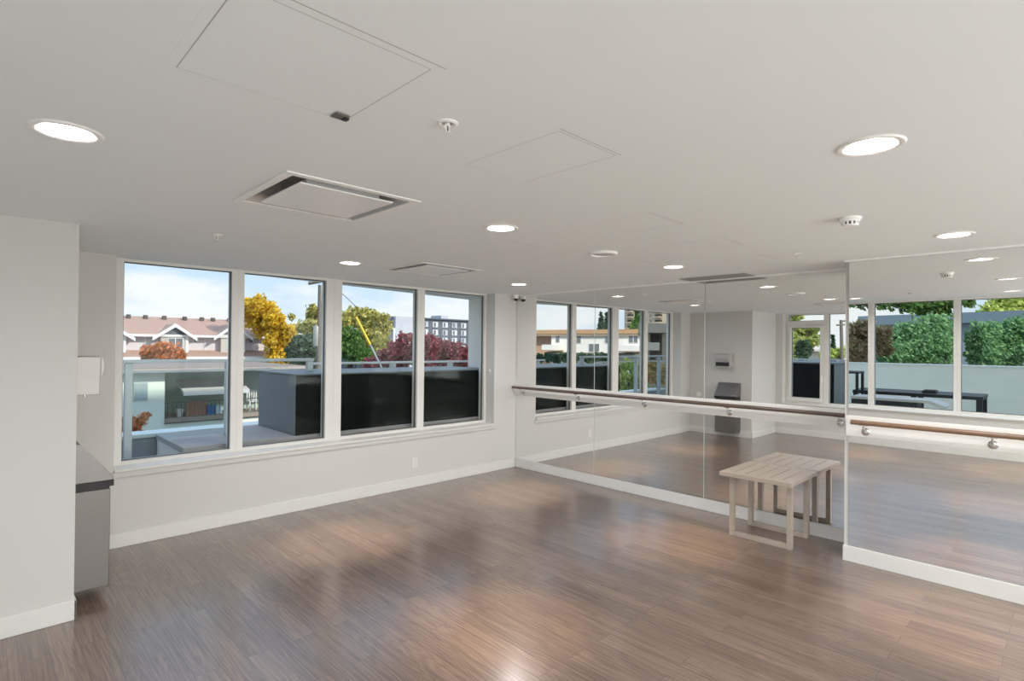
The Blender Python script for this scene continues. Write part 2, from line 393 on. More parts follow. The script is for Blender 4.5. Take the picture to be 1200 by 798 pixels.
# ------------------------------------------------------------------ small table against the mirror
M_tab = pm('table_greige', (.41, .34, .28), .33, var=.14, scale=4, stretch=(3, 30, 3))
M_tleg = pm('table_leg_greige', (.43, .36, .30), .45, var=.08, scale=8)
t = empty('side_table', (-.345, -3.65, 0), 'small low taupe slatted table standing against the mirror', 'table')
def loc_build(mb, name, mt, par, bev=0):
    o = mb.build(name, mt, par, bev); o.location = -Vector(par.location); return o
tx0, tx1, ty0, ty1, tz = -.683, -.006, -3.335, -3.958, .598
tp = MB(); zt, zb = tz, tz-.034
ns = 6; mg = .055; fr = .075; gap = .006
tp.box(tx0, tx0+fr, ty0, ty1, zb, zt); tp.box(tx1-fr, tx1, ty0, ty1, zb, zt)
sw = (abs(ty1-ty0)-(ns-1)*gap)/ns
for k in range(ns):
    a = ty0-k*(sw+gap); tp.box(tx0+fr, tx1-fr, a, a-sw, zb+.002, zt)
tp.box(tx0+fr, tx1-fr, ty0-.001, ty1+.001, zb+.003, zt-.008)
loc_build(tp, 'tabletop', M_tab, t, 0)
for xl in (-.555, -.140):
    for y in (-3.375, -3.918):
        yy = y-.042 if y > -3.6 else y+.042
        loc_build(MB().box(xl, xl+.045, y, yy, 0, zb-.001), 'leg', M_tleg, t, .002)
    loc_build(MB().box(xl, xl+.045, -3.418, -3.875, 0, .040), 'foot_rail', M_tleg, t, .002)
    loc_build(MB().box(xl, xl+.045, -3.418, -3.875, zb-.030, zb-.001), 'top_rail', M_tleg, t, .002)

# ------------------------------------------------------------------ bin and towel dispenser on the block
t = empty('waste_bin', (XB, -.86, .08), 'tall stainless steel waste bin with sloping lid on the wall block', 'waste bin')
y0, y1 = -1.06, -.64
b = MB(); xw = XB+.001; xf = -4.897
b.box(xw, xf, y0, y1, .085, .735); loc_build(b, 'body', M_steel, t, .004)
b = MB(); b.box(xw, xf-.004, y0+.004, y1-.004, .736, .79); b.box(xf-.006, xf+.018, y0-.004, y1+.012, .752, .79)
loc_build(b, 'gap_strip', M_dark, t)
b = MB(); xl = -4.882
b.prism([(xw, y0-.004, .791), (xl, y0-.004, .791), (xl, y0-.004, .815), (XB+.045, y0-.004, 1.05), (xw, y0-.004, 1.05)], (0, y1-y0+.008, 0))
loc_build(b, 'lid', M_steel_d, t, .004)
t = empty('towel_dispenser', (XB, -.765, 1.36), 'stainless paper towel dispenser high on the wall block', 'towel dispenser')
y0, y1 = -.93, -.60
b = MB(); b.prism([(xw, y0, 1.36), (-4.945, y0, 1.36), (-4.945, y0, 1.39), (xw+.03, y0, 1.39)][:2]+[(-4.945, y0, 1.44), (-4.94, y0, 1.62), (xw, y0, 1.62)], (0, y1-y0, 0))
loc_build(b, 'cabinet', pm('satin_steel', (.55, .53, .51), .5, .6), t, .004)
b = MB(); b.prism([(-4.943, y0+.02, 1.46), (-4.920, y0+.02, 1.50), (-4.915, y0+.02, 1.555), (-4.925, y0+.02, 1.60), (-4.938, y0+.02, 1.615)], (0, y1-y0-.04, 0))
loc_build(b, 'cover', MATS['satin_steel'], t, .004)
loc_build(MB().box(-4.946, -4.942, y0+.03, y1-.03, 1.375, 1.45), 'slot', M_dark, t)
loc_build(MB().lathe([(0, 1.347), (.010, 1.347), (.010, 1.3595), (0, 1.3595)], (-5.02, -.86, 0), 14), 'lock', M_chrome, t)
# round plate, outlet, sensor, cameras
b = MB().lathe([(0, .014), (.038, .014), (.048, .010), (.052, 0), (0, 0)], (XB+.0005, -.20, .775), 28, 'x')
t = empty('wall_plate', (XB, -.20, .775), 'small round white plate on the wall block by the bin', 'wall plate')
loc_build(b, 'plate', M_plastic, t); loc_build(MB().lathe([(0, .0185), (.010, .0185), (.012, .0145), (0, .0145)], (XB+.0005, -.2, .775), 16, 'x'), 'button', M_trim, t)
t = empty('power_outlet', (-1.722, 0, .295), 'white power outlet low on the wall under the windows', 'power outlet')
loc_build(MB().box(-1.765, -1.68, -.006, -.0005, .232, .362), 'cover_plate', M_trim, t, .003)
for zc in (.272, .322):
    loc_build(MB().box(-1.740, -1.705, -.0075, -.0055, zc-.016, zc+.016), 'socket', M_trim, t, .001)
t = empty('contact_sensor', (OX1, .09, 1.37), 'tiny white sensor on the reveal beside the rightmost window', 'sensor')
loc_build(MB().box(OX1-.012, OX1-.0005, .08, .10, 1.34, 1.40), 'housing', M_plastic, t, .002)
loc_build(MB().box(OX1-.0135, OX1-.0115, .084, .096, 1.35, 1.365), 'lens', M_dark, t)
t = empty('corner_camera', (-.075, -.06, H), 'small white security camera under the ceiling in the room corner', 'security camera')
loc_build(MB().lathe([(0, H-.0005), (.040, H-.0005), (.038, H-.05), (.034, H-.055), (0, H-.055)], (-.075, -.06, 0), 24), 'housing', M_plastic, t)
loc_build(MB().lathe([(.033, H-.0555), (.030, H-.072), (.018, H-.084), (0, H-.088)], (-.075, -.06, 0), 24), 'lens_dome', pm('smoked_dome', (.015, .013, .012), .15), t)

# ------------------------------------------------------------------ ceiling fittings
M_refl = pm('downlight_reflector', (.30, .27, .24), .4, .2, var=.05, scale=25)
M_lamp = emit('downlight_lamp', (1., .86, .72), 2.2)
POOL, FILL = 340., 57.
def downlight(x, y, label):
    t = empty('downlight', (x, y, H), label, 'ceiling light', 'recessed downlights')
    MB().lathe([(.081, .0), (.078, -.002), (.088, -.007), (.102, -.006), (.107, -.0008), (.107, .0)], (0, 0, 0), 40, closed=True).build('trim_ring', M_plastic, t)
    rfo = MB().lathe([(.0805, -.001), (.079, .03), (.070, .075), (.055, .11)], (0, 0, 0), 40, closed=False).build('reflector', M_refl, t)
    # open the reflector: remove the end caps made by the lathe
    rf = rfo.data; bmx = bmesh.new(); bmx.from_mesh(rf)
    bmesh.ops.delete(bmx, geom=[f for f in bmx.faces if len(f.verts) > 4], context='FACES'); bmx.to_mesh(rf); bmx.free()
    MB().lathe([(0, .109), (.055, .109), (.055, .112), (0, .112)], (0, 0, 0), 32).build('lamp', M_lamp, t)
    l = bpy.data.lights.new('pool', 'SPOT'); l.energy = POOL; l.color = (1, .78, .56); l.spot_size = math.radians(34); l.spot_blend = .9; l.shadow_soft_size = .05; l.specular_factor = .25
    o = bpy.data.objects.new('lamp_beam', l); COL.objects.link(o); o.parent = t; o.location = (0, 0, .06)
    l = bpy.data.lights.new('fill', 'POINT'); l.energy = FILL; l.color = (1, .985, .985); l.shadow_soft_size = .05; l.specular_factor = .25
    o = bpy.data.objects.new('lamp_glow', l); COL.objects.link(o); o.parent = t; o.location = (0, 0, .05)
    return t
dlab = {(-5.35, -3.16): 'large ceiling downlight at the upper left, in front of the left wall block', (-3.175, -1.083): 'small ceiling downlight in front of the second window',
        (-1.0, -1.04): 'smallest ceiling downlight, near the room corner', (-3.253, -3.129): 'ceiling downlight between the two air diffusers, in mid ceiling',
        (-1.08, -3.08): 'ceiling downlight near the slotted vent grille', (-3.292, -5.097): 'large ceiling downlight at the upper right, nearer than the smoke detector',
        (-1.171, -5.074): 'ceiling downlight right in front of the nearest mirror', (-5.35, -5.0): 'ceiling downlight over the camera, third of the row mirrored at the right edge'}
for x, y in DL: downlight(x, y, dlab.get((x, y), f'ceiling downlight behind the camera, {"by the back windows" if x < -5 else "in mid ceiling" if x < -2 else "by the nearest mirror"}'))

M_diffp = pm('diffuser_panel', (.92, .91, .89), .3, 0., var=.03, scale=3)
M_thr = pm('diffuser_throat', (.52, .51, .50), .3, .6, var=.15, scale=6)
def diffuser(x, y, s, label):
    t = empty('air_diffuser', (x, y, H), label, 'air diffuser', 'ceiling air diffusers')
    h = s/2; i = h-.038
    f = MB()
    for a, b, c, d in ((-h, h, -h, -i), (-h, h, i, h), (-h, -i, -i, i), (i, h, -i, i)): f.box(a, b, c, d, -.007, -.0005)
    f.build('frame', M_plastic, t, .002)
    th = MB(); j = i-.075; zt = .13
    o4 = [(-i, -i), (i, -i), (i, i), (-i, i)]; i4 = [(-j, -j), (j, -j), (j, j), (-j, j)]
    for k in range(4):
        a, b = o4[k], o4[(k+1) % 4]; c, d = i4[(k+1) % 4], i4[k]
        th.poly([(*a, -.002), (*b, -.002), (c[0], c[1], zt), (d[0], d[1], zt)])
    th.poly([(*q, zt) for q in i4])
    th.build('throat', M_thr, t)
    MB().box(-j*.8, j*.15, -i+.045, -i+.085, .03, .125).build('louver', M_dark, t)
    p = MB(); k = i-.062
    p.box(-k, k, -k, k, -.013, -.004); p.box(-k+.05, k-.05, -k+.05, k-.05, -.004, .03)
    p.build('panel', M_diffp, t, .004)
    for sx in (-1, 1):
        for sy in (-1, 1): MB().tube([(sx*k*.7, sy*k*.7, .02), (sx*k*.7, sy*k*.7, .129)], .006, 8).build('hanger', M_thr, t)
    return t
diffuser(*CAS[0], 'large square air diffuser in the ceiling at the left, nearer one')
diffuser(*CAS[1], 'square air diffuser in the ceiling over the third window, farther one')
# slotted grille at the mirror
t = empty('vent_grille', (-.155, -3.04, H), 'grey slotted vent grille in the ceiling touching the far mirror', 'vent grille')
M_gr = pm('grille_metal', (.42, .41, .39), .5, .2)
g = MB(); gx, gy = .125, .345
for a, b, c, d in ((-gx, gx, -gy, -gy+.022), (-gx, gx, gy-.022, gy), (-gx, -gx+.02, -gy+.022, gy-.022), (gx-.02, gx, -gy+.022, gy-.022), (-gx+.02, gx-.02, -.008, .008)): g.box(a, b, c, d, -.008, -.0005)
g.build('frame', M_gr, t, .001)
MB().box(-gx+.02, gx-.02, -gy+.022, gy-.022, -.002, -.0005).build('duct_opening', M_dark, t)
g = MB()
for k in range(12):
    x = -gx+.026+k*(2*gx-.052)/11; g.box(x-.005, x+.005, -gy+.022, gy-.022, -.007, -.003)
g.build('blades', M_gr, t)
# access panels
def access(x0, x1, y0, y1, label, fw, latch=False, hair=.003, fd=.0006):
    t = empty('access_panel', ((x0+x1)/2, (y0+y1)/2, H), label, 'access panel', 'ceiling access panels')
    a, b = (x1-x0)/2, (y1-y0)/2; f = MB()
    for p, q, r, s_ in ((-a, a, -b, -b+fw), (-a, a, b-fw, b), (-a, -a+fw, -b+fw, b-fw), (a-fw, a, -b+fw, b-fw)): f.box(p, q, r, s_, -fd, -.0003)
    f.build('frame', M_ceil, t)
    MB().box(-a+fw+hair, a-fw-hair, -b+fw+hair, b-fw-hair, -fd+.0002, -.0003).build('door', M_ceil, t)
    MB().box(-a+fw, a-fw, -b+fw, b-fw, -.0002, -.0001).build('shadow_gap', M_thr, t)
    MB().box(-a, a, -b-.003, -b, -.0006, -.0001).build('edge_shade', M_thr, t)  # darker strip drawn for the shade line along one outer edge
    if latch:
        MB().box(a-fw-.055, a-fw-.01, b-fw-.055, b-fw-.012, -.007, -.003).build('latch', M_steel, t, .001)
        MB().box(a-fw-.02, a-fw-.004, b-fw-.04, b-fw-.018, -.010, -.0065).build('latch_tab', M_dark, t)
    return t
access(-5.225, -4.69, -4.445, -3.915, 'large square access panel in the ceiling at the top left, with a latch', .026, True)
access(-2.93, -2.565, -2.87, -2.50, 'faint flush access panel in the ceiling behind the mid ceiling downlight', .012)
access(-2.975, -2.585, -4.0, -3.63, 'faint flush access panel in the ceiling in front of the round speaker', .012)
access(-2.08, -1.705, -3.98, -3.60, 'faint flush access panel in the ceiling to the right of the round speaker', .012)
access(-1.62, -1.275, -3.06, -2.70, 'faint flush access panel in the ceiling behind the round speaker', .012)
access(-1.25, -.88, -3.91, -3.56, 'faint flush access panel in the ceiling in front of the vent grille', .012)
access(-4.18, -3.82, -4.40, -3.88, 'faint flush access panel in the ceiling beside the nearer sprinkler', .012)
# speaker
t = empty('ceiling_speaker', (-2.10, -3.055, H), 'round white speaker in mid ceiling', 'speaker')
MB().lathe([(.112, 0), (.112, -.006), (.104, -.018), (.094, -.020), (.090, -.014), (.090, 0)], (0, 0, 0), 40, closed=True).build('rim', M_plastic, t)
MB().lathe([(0, -.0145), (.06, -.0135), (.0905, -.0085), (.0905, -.002), (0, -.002)], (0, 0, 0), 40).build('grille', pm('speaker_mesh', (.62, .61, .59), .5, .2, var=.25, scale=220), t)
# smoke detector
t = empty('smoke_detector', (-2.11, -4.735, H), 'white round smoke detector on the ceiling by the far mirror end', 'smoke detector')
MB().lathe([(0, 0), (.056, 0), (.056, -.012), (.050, -.016), (.047, -.024), (0, -.024)], (0, 0, 0), 32).build('base', M_plastic, t)
MB().lathe([(.036, -.024), (.036, -.040), (.0, -.040)], (0, 0, 0), 32).build('vent_ring', M_dark, t)
g = MB()
for k in range(12):
    a = 2*PI*k/12; R_ = Matrix.Rotation(a, 4, 'Z'); g.box(.036, .043, -.005, .005, -.041, -.023, R_)
g.lathe([(0, -.040), (.043, -.040), (.040, -.047), (.0, -.050)], (0, 0, 0), 32)
g.build('cage', M_plastic, t)
# sprinklers
def sprinkler(x, y, label, drop=.0):
    t = empty('sprinkler', (x, y, H), label, 'sprinkler', 'fire sprinklers'); t.scale = (.86, .86, .86)
    MB().lathe([(.040, 0), (.040, -.004), (.031, -.008), (.024, -.003), (.024, 0)], (0, 0, 0), 28, closed=True).build('escutcheon', M_plastic, t)
    MB().lathe([(0, -.0015), (.0245, -.0015), (.0245, 0), (0, 0)], (0, 0, 0), 24).build('recess', M_thr, t)
    b = MB(); b.lathe([(.008, -.001), (.008, -.012), (.004, -.014)], (0, 0, 0), 14)
    for sx in (-1, 1): b.tube([(sx*.009, 0, -.006), (sx*.012, 0, -.016), (sx*.008, 0, -.030), (0, 0, -.037)], .0022, 7)
    b.lathe([(0, -.037), (.014, -.037), (.014, -.039), (0, -.0395)], (0, 0, 0), 20)
    b.build('head', M_plastic, t)
    MB().tube([(0, 0, -.012), (0, 0, -.035)], .002, 8).build('bulb', M_dark, t)
sprinkler(-4.47, -4.17, 'nearest ceiling sprinkler, right of the large access panel')
sprinkler(-4.41, -1.572, 'ceiling sprinkler in front of the leftmost window')
sprinkler(-1.02, -1.474, 'ceiling sprinkler nearest to the room corner')
sprinkler(-1.094, -4.12, 'ceiling sprinkler above the small table')

# ------------------------------------------------------------------ outside: the building itself and its balcony
M_stucco = pm('outside_render', (.93, .885, .81), .85, var=.03, scale=4)
M_conc = pm('concrete_grey', (.42, .42, .41), .85, var=.10, scale=3, bump=.1)
struct('ground', MB().box(-400, 400, -400, 400, -3.9, -3.5), pm('ground_asphalt', (.16, .165, .155), .9, var=.25, scale=.25), 'grey street level ground below the balcony', 'ground')
w = MB(); w.box(XK-.3, 14, -30, .30, H+.345, 15)  # unseen mass above the room, shaped to keep sun off balcony and patio
struct('upper_sun_block', w, M_stucco, 'unseen storeys above the room, massed to block the sun', 'wall')
w = MB(); w.box(XK-.3, 14, -16, .29, -3.5, -.255)
struct('wall_lower', w, M_stucco, 'outer wall of the storey below the room', 'wall')
w = MB(); w.prism([(-4.50, .301, H), (3.4, 1.70, H), (3.4, .301, H)], (0, 0, .30))
struct('soffit', w, M_stucco, 'pale underside of the overhang above the windows', 'soffit')
struct('wall_wing', MB().box(-.10, .10, .305, .95, -.3, H-.001), M_stucco, 'pale outer wall end right of the rightmost window', 'wall')
struct('balcony_floor', MB().box(XK-.3, 3.4, .305, 1.72, -.35, -.02), M_conc, 'grey balcony floor under the windows', 'floor')
M_blue = pm('parapet_bluegrey', (.30, .33, .36), .8, var=.10, scale=5)
M_cap = pm('parapet_cap', (.74, .76, .77), .6, var=.03)
t = empty('balcony_parapet', (-3, 1.56, 0), 'blue grey parapet with a pale cap behind the glass railing', 'parapet')
loc_build(MB().box(XK-.3, 3.3, 1.46, 1.68, -.019, .69), 'wall_body', M_blue, t)
loc_build(MB().box(XK-.3, 3.3, 1.42, 1.72, .691, .73), 'cap', M_cap, t, .004)
M_ledget = pm('ledge_top', (.33, .31, .315), .7, var=.08, scale=6)
M_ledges = pm('ledge_side', (.66, .65, .60), .7, var=.03)
M_enc = pm('enclosure_grey', (.125, .15, .155), .45, var=.05, scale=3)
M_encf = pm('enclosure_shaded_front', (.004, .006, .006), .05, var=.2, spec=.14)  # shade on the box front put into a near-black glossy colour
t = empty('balcony_plinth', (-2.1, .85, 0), 'low plinth with a flat grey top outside the two left windows', 'plinth')
loc_build(MB().box(-4.12, -.115, .34, 1.40, -.019, .665), 'body', M_ledges, t)
loc_build(MB().box(-4.13, -.115, .325, 1.41, .666, .72), 'top_slab', M_ledget, t, .003)
loc_build(MB().box(-4.10, -.115, .325, .339, -.01, .665), 'front_panel', pm('plinth_front', (.02, .025, .035), .4), t)
t = empty('balcony_enclosure', (-1.6, .87, .72), 'tall dark grey box outside the two right windows, shaded black on its front', 'enclosure')
loc_build(MB().box(-3.055, -.115, .345, 1.40, .722, 1.375), 'body', M_enc, t, .003)
loc_build(MB().box(-3.06, -.115, .33, 1.41, 1.376, 1.392), 'top_sheet', M_enc, t, .003)
loc_build(MB().box(-3.045, -.12, .330, .344, .724, 1.374), 'front_panel', M_encf, t)
M_rail = pm('rail_paint', (.48, .53, .56), .4, .2, var=.04)
M_gg = glass('railing_glass', (.93, .965, .955), .004)
t = empty('glass_railing', (-4.5, .9, 0), 'grey metal balcony railing with tinted glass panels', 'railing')
ps = [-6.30, -5.39, -4.475, -3.56, -2.645]
for x in ps: loc_build(MB().box(x-.032, x+.032, .868, .932, -.018 if x < -4.2 else .725 if x < -3.1 else 1.395, 1.515), 'post', M_rail, t, .003)
loc_build(MB().box(-6.5, -2.60, .862, .938, 1.516, 1.55), 'top_rail', M_rail, t, .004)
loc_build(MB().box(-6.5, -3.08, .88, .92, 1.415, 1.44), 'lower_rail', M_rail, t, .003)
for a, b in zip(ps[:3], ps[1:4]):
    loc_build(MB().box(a+.045, b-.045, .895, .905, .08 if b < -4.2 else .74, 1.41), 'glass_pane', M_gg, t)
t = empty('white_railing', (0, 1.6, 1.395), 'white railing with square posts behind the dark enclosure', 'railing')
for x in (-2.12, -1.06, 0.02, 1.1): loc_build(MB().box(x-.035, x+.035, 1.52, 1.59, .731, 1.445), 'post', M_cap, t, .003)
loc_build(MB().box(-2.3, 3, 1.515, 1.595, 1.446, 1.476), 'top_rail', M_cap, t, .003)

# ------------------------------------------------------------------ trees
def foliage(blobs, leaf, n, flat=1.):
    bm = MB(); tot = sum(r*r for *_, r in blobs)
    for c, r in [(Vector(b[:3]), b[3]) for b in blobs]:
        for _ in range(max(10, int(n*r*r/tot))):
            d = Vector((random.gauss(0, 1), random.gauss(0, 1), random.gauss(0, 1))).normalized()
            lump = 1+.22*math.sin(5*d.x+c.x*3)*math.sin(4*d.y+c.y)*1.3+.15*math.sin(9*d.z+c.z)
            p = c+Vector((d.x, d.y, d.z*flat))*r*lump*(random.random()**.35)
            a = Vector((random.gauss(0, 1), random.gauss(0, 1), random.gauss(0, 1))).normalized(); b_ = a.orthogonal().normalized()
            q = a.cross(b_); s = leaf*random.uniform(.6, 1.4)
            bm.poly([p+b_*s, p+q*s*.55, p-b_*s, p-q*s*.55])
    return bm
M_bark = pm('bark', (.12, .09, .07), .9, var=.3, scale=12, stretch=(1, 1, .2))
def tree(name, label, cat, blobs, leaf, n, mt, group=None, base=-3.5, trunk_r=.15, flat=1.):
    c = sum((Vector(b[:3]) for b in blobs), Vector())/len(blobs)
    t = empty(name, (c.x, c.y, base), label, cat, group)
    loc_build(foliage(blobs, leaf, n, flat), 'foliage', mt, t)
    tr = MB(); tr.tube([(c.x, c.y, base), (c.x+.05, c.y, base+(c.z-base)*.5), (c.x-.05, c.y+.05, c.z)], trunk_r, 8, r2=trunk_r*.4)
    for b in blobs[:7] if trunk_r > .06 else []: tr.tube([(c.x, c.y, base+(c.z-base)*.6), ((c.x+b[0])/2, (c.y+b[1])/2, (c.z+b[2])/2-.1), Vector(b[:3])], trunk_r*.4, 6, r2=trunk_r*.1)
    loc_build(tr, 'trunk', M_bark, t)
    return t
def pxblobs(lst, D, mx=None, jit=.5):
    out = []
    for px, py, r in lst:
        dd = D+random.uniform(-jit, jit)
        p = at(px, py, dd) if mx is None else mat_dist(px, py, dd, mx)
        out.append((p.x, p.y, p.z, r*dd/FPX))
    return out
L_yel = leafmat('leaf_yellow', [(0.55, 0.33, 0.02), (0.8, 0.52, 0.03), (0.86, 0.62, 0.06), (0.62, 0.5, 0.1)])
L_oli = leafmat('leaf_olive', [(0.16, 0.192, 0.048), (0.48, 0.448, 0.128), (0.768, 0.64, 0.192), (0.32, 0.32, 0.096)])
L_grn = leafmat('leaf_green', [(0.048, 0.128, 0.032), (0.128, 0.256, 0.064), (0.224, 0.384, 0.096), (0.08, 0.16, 0.048)])
L_con = leafmat('leaf_conifer', [(0.032, 0.08, 0.048), (0.08, 0.144, 0.08), (0.144, 0.208, 0.112)])
L_red = leafmat('leaf_red', [(0.128, 0.032, 0.048), (0.32, 0.08, 0.096), (0.48, 0.16, 0.16), (0.256, 0.112, 0.096)])
L_org = leafmat('leaf_orange', [(0.6, 0.16, 0.05), (0.75, 0.28, 0.1), (0.7, 0.36, 0.2), (0.3, 0.25, 0.08)])
L_brn = leafmat('leaf_rust', [(.24, .15, .08), (.42, .30, .16), (.55, .45, .24), (.22, .26, .12)])
L_lit = leafmat('leaf_bright', [(0.288, 0.416, 0.08), (0.544, 0.672, 0.16), (0.736, 0.8, 0.256), (0.384, 0.352, 0.096)])
tree('yellow_tree', 'bright yellow autumn tree right of the townhouses', 'tree', pxblobs([(292, 362, 12), (304, 360, 13), (313, 366, 13), (322, 376, 13), (305, 378, 14), (330, 392, 10), (340, 388, 9), (335, 404, 12), (322, 400, 12), (340, 415, 12), (325, 420, 12)], 62, jit=1.5), .20, 13000, L_yel)
tree('dark_conifer', 'dark green bushy conifer beside the yellow tree', 'tree', pxblobs([(352, 402, 10), (346, 412, 10), (360, 410, 12), (365, 400, 9), (352, 424, 13), (368, 422, 12)], 40), .17, 4200, L_con)
tree('olive_tree', 'thin olive brown tree behind the utility pole', 'tree', pxblobs([(370, 372, 10), (361, 383, 10), (372, 388, 11), (366, 362, 6), (379, 366, 8), (380, 382, 9), (352, 384, 6), (342, 372, 4)], 46, jit=1), .16, 3000, L_oli)
tree('golden_green_tree', 'tall yellow green tree seen in the third window', 'tree', pxblobs([(412, 372, 11), (425, 370, 11), (437, 377, 13), (448, 383, 10), (430, 388, 14), (443, 400, 13), (425, 402, 12), (405, 380, 9), (450, 372, 5)], 34, jit=1), .13, 5500, L_oli)
tree('green_bush_tree', 'green bushy tree low in the third window', 'tree', pxblobs([(402, 392, 10), (413, 398, 12), (404, 410, 12), (418, 414, 13), (430, 418, 10), (398, 400, 8)], 27), .10, 4200, L_grn)
tree('red_maple', 'dark red maple tree in the two right windows', 'tree', pxblobs([(474, 402, 12), (462, 412, 12), (480, 415, 13), (450, 422, 12), (470, 425, 12), (500, 405, 14), (515, 408, 12), (530, 412, 12), (545, 415, 10), (500, 420, 13), (520, 425, 12), (540, 428, 12), (555, 420, 10), (436, 428, 10), (488, 398, 8)], 24, jit=1.2), .085, 9000, L_red, trunk_r=.12)
tree('orange_bush', 'orange autumn bush in front of the townhouses', 'bush', pxblobs([(172, 414, 8), (182, 411, 8), (193, 409, 9), (203, 412, 9), (212, 416, 7), (188, 418, 9), (200, 420, 9)], 48, jit=.3), .14, 3200, L_org, base=-3.5)
tree('orange_shrub', 'orange flowering shrub behind the balcony post', 'bush', pxblobs([(143, 503, 6), (155, 499, 6), (160, 503, 6), (165, 493, 7), (150, 492, 7), (170, 488, 5)], 11, jit=.3), .035, 900, L_org, trunk_r=.03)

# ------------------------------------------------------------------ townhouses
M_sid = pm('siding_lavender', (.60, .55, .56), .8, var=.05, scale=2, stretch=(1, 1, 12))
M_roof = pm('shingle_brown', (.36, .225, .17), .9, var=.22, scale=3, stretch=(1, 4, 4))
M_wht = pm('house_trim_white', (.76, .75, .73), .6, var=.02)
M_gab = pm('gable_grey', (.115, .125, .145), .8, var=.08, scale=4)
M_win = pm('house_window_glass', (.16, .17, .18), .12, var=.2, scale=1)
YT = 60.
def X60(px, Y=YT): return hit(px, 400, 1, Y).x
def Z60(px, py, Y=YT): return hit(px, py, 1, Y).z
t = empty('townhouse_row', (X60(215), YT, -3.5), 'row of townhouses with brown roof and white gables', 'townhouses')
ze = Z60(230, 393.2); zr = Z60(200, 372, YT+6); xl, xr = X60(60), X60(313)
loc_build(MB().box(xl, xr, YT, YT+12, -3.5, ze), 'wall', M_sid, t)
r = MB(); xa, xb2 = xl-1, X60(320, YT-.6); xrr = X60(304, YT+6); zh = ze+.02
pts = {'a': (xa, YT-.7, zh), 'b': (xb2, YT-.7, zh), 'c': (xrr, YT+6, zr), 'd': (xa, YT+6, zr), 'e': (xb2, YT+12.7, zh), 'f': (xa, YT+12.7, zh)}
lo = {k: (v[0], v[1], v[2]-.18) for k, v in pts.items()}
for q in ('abcd', 'bec', 'efdc'): r.poly([pts[k] for k in q])
r.poly([pts['a'], pts['d'], pts['f']]); r.poly([lo[k] for k in 'abef'][::-1])
for a, b in ('ab', 'be', 'ef', 'fa'): r.poly([lo[a], lo[b], pts[b], pts[a]])
loc_build(r, 'roof', M_roof, t)
loc_build(MB().box(xa, xb2, YT-.78, YT-.70, zh-.22, zh+.02), 'gutter', M_wht, t)
hw = X60(229)-X60(205)
for k, pc in enumerate((129, 205, 273.5)):
    xc = X60(pc, YT-.9); zp = Z60(pc, 379.6 if k == 1 else 380 if k == 2 else 379, YT-.9); zb = Z60(pc, 396, YT-.9); yf = YT-1.1
    g = MB()
    for sx in (-1, 1):
        g.prism([(xc, yf, zp), (xc+sx*hw, yf, zb), (xc+sx*hw, yf, zb-.12), (xc, yf, zp-.12)], (0, 6.6*(zp-ze)/max(.1, zr-ze)+1.2, 0))
    gr = loc_build(g, 'gable_roof', M_roof, t)
    bb = MB()
    for sx in (-1, 1): bb.prism([(xc, yf-.06, zp+.05), (xc+sx*(hw+.1), yf-.06, zb+.03), (xc+sx*(hw+.1), yf-.06, zb-.30), (xc, yf-.06, zp-.33)], (0, .12, 0))
    loc_build(bb, 'bargeboard', M_wht, t)
    zt_ = zb+.32
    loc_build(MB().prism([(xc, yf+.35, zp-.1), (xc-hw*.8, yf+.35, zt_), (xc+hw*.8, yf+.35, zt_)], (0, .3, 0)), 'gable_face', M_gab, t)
    loc_build(MB().box(xc-hw*.8, xc+hw*.8, yf+.28, yf+.66, zt_-.14, zt_), 'gable_beam', M_wht, t)
    zw0 = zt_-2.35
    loc_build(MB().box(xc-hw*.62, xc+hw*.55, yf+.45, YT+.1, zw0-.4, zt_-.14), 'bay', pm('siding_cream', (.50, .46, .42), .8, var=.04), t)
    loc_build(MB().box(xc+hw*.55, xc+hw*.68, yf+.4, YT+.1, zw0-.8, zt_-.14), 'corner_post', M_wht, t)
    wf = loc_build(MB().box(xc-hw*.30, xc+hw*.42, yf+.40, yf+.46, zt_-1.42, zt_-.30), 'window', M_wht, t)
    for a, b in ((-.27, .03), (.07, .39)):
        o = MB().box(xc+hw*a, xc+hw*b, yf+.385, yf+.401, zt_-1.34, zt_-.36).build('glass_pane', M_win, wf)
    wf = loc_build(MB().box(xc+hw*1.0, xc+hw*1.24, YT-.06, YT+.01, ze-.75, ze-.18), 'window', M_wht, t)
    MB().box(xc+hw*1.03, xc+hw*1.21, YT-.075, YT-.059, ze-.70, ze-.22).build('glass_pane', M_win, wf)
    loc_build(MB().box(xc+hw*1.55, xc+hw*1.6, YT-.08, YT-.01, ze-2.3, ze-.2), 'downpipe', M_wht, t)
zs1, zs0 = Z60(230, 410.5), Z60(230, 419)
s = MB(); s.prism([(xl, YT-.001, zs1), (xl, YT-2.2, zs0+.12), (xl, YT-2.2, zs0), (xl, YT-.001, zs0)], (X60(316)-xl, 0, 0)); loc_build(s, 'porch_roof', M_roof, t)
loc_build(MB().box(xl, X60(316), YT-2.3, YT-2.2, zs0-.12, zs0+.14), 'porch_fascia', M_wht, t)
for pc in (150, 170, 192, 216, 236, 249, 268, 287): 
    xv = X60(pc, YT+5.2); loc_build(MB().box(xv-.18, xv+.18, YT+4.9, YT+5.4, zr-.55, zr+.12), 'roof_vent', pm('vent_dark', (.08, .06, .055), .7), t)

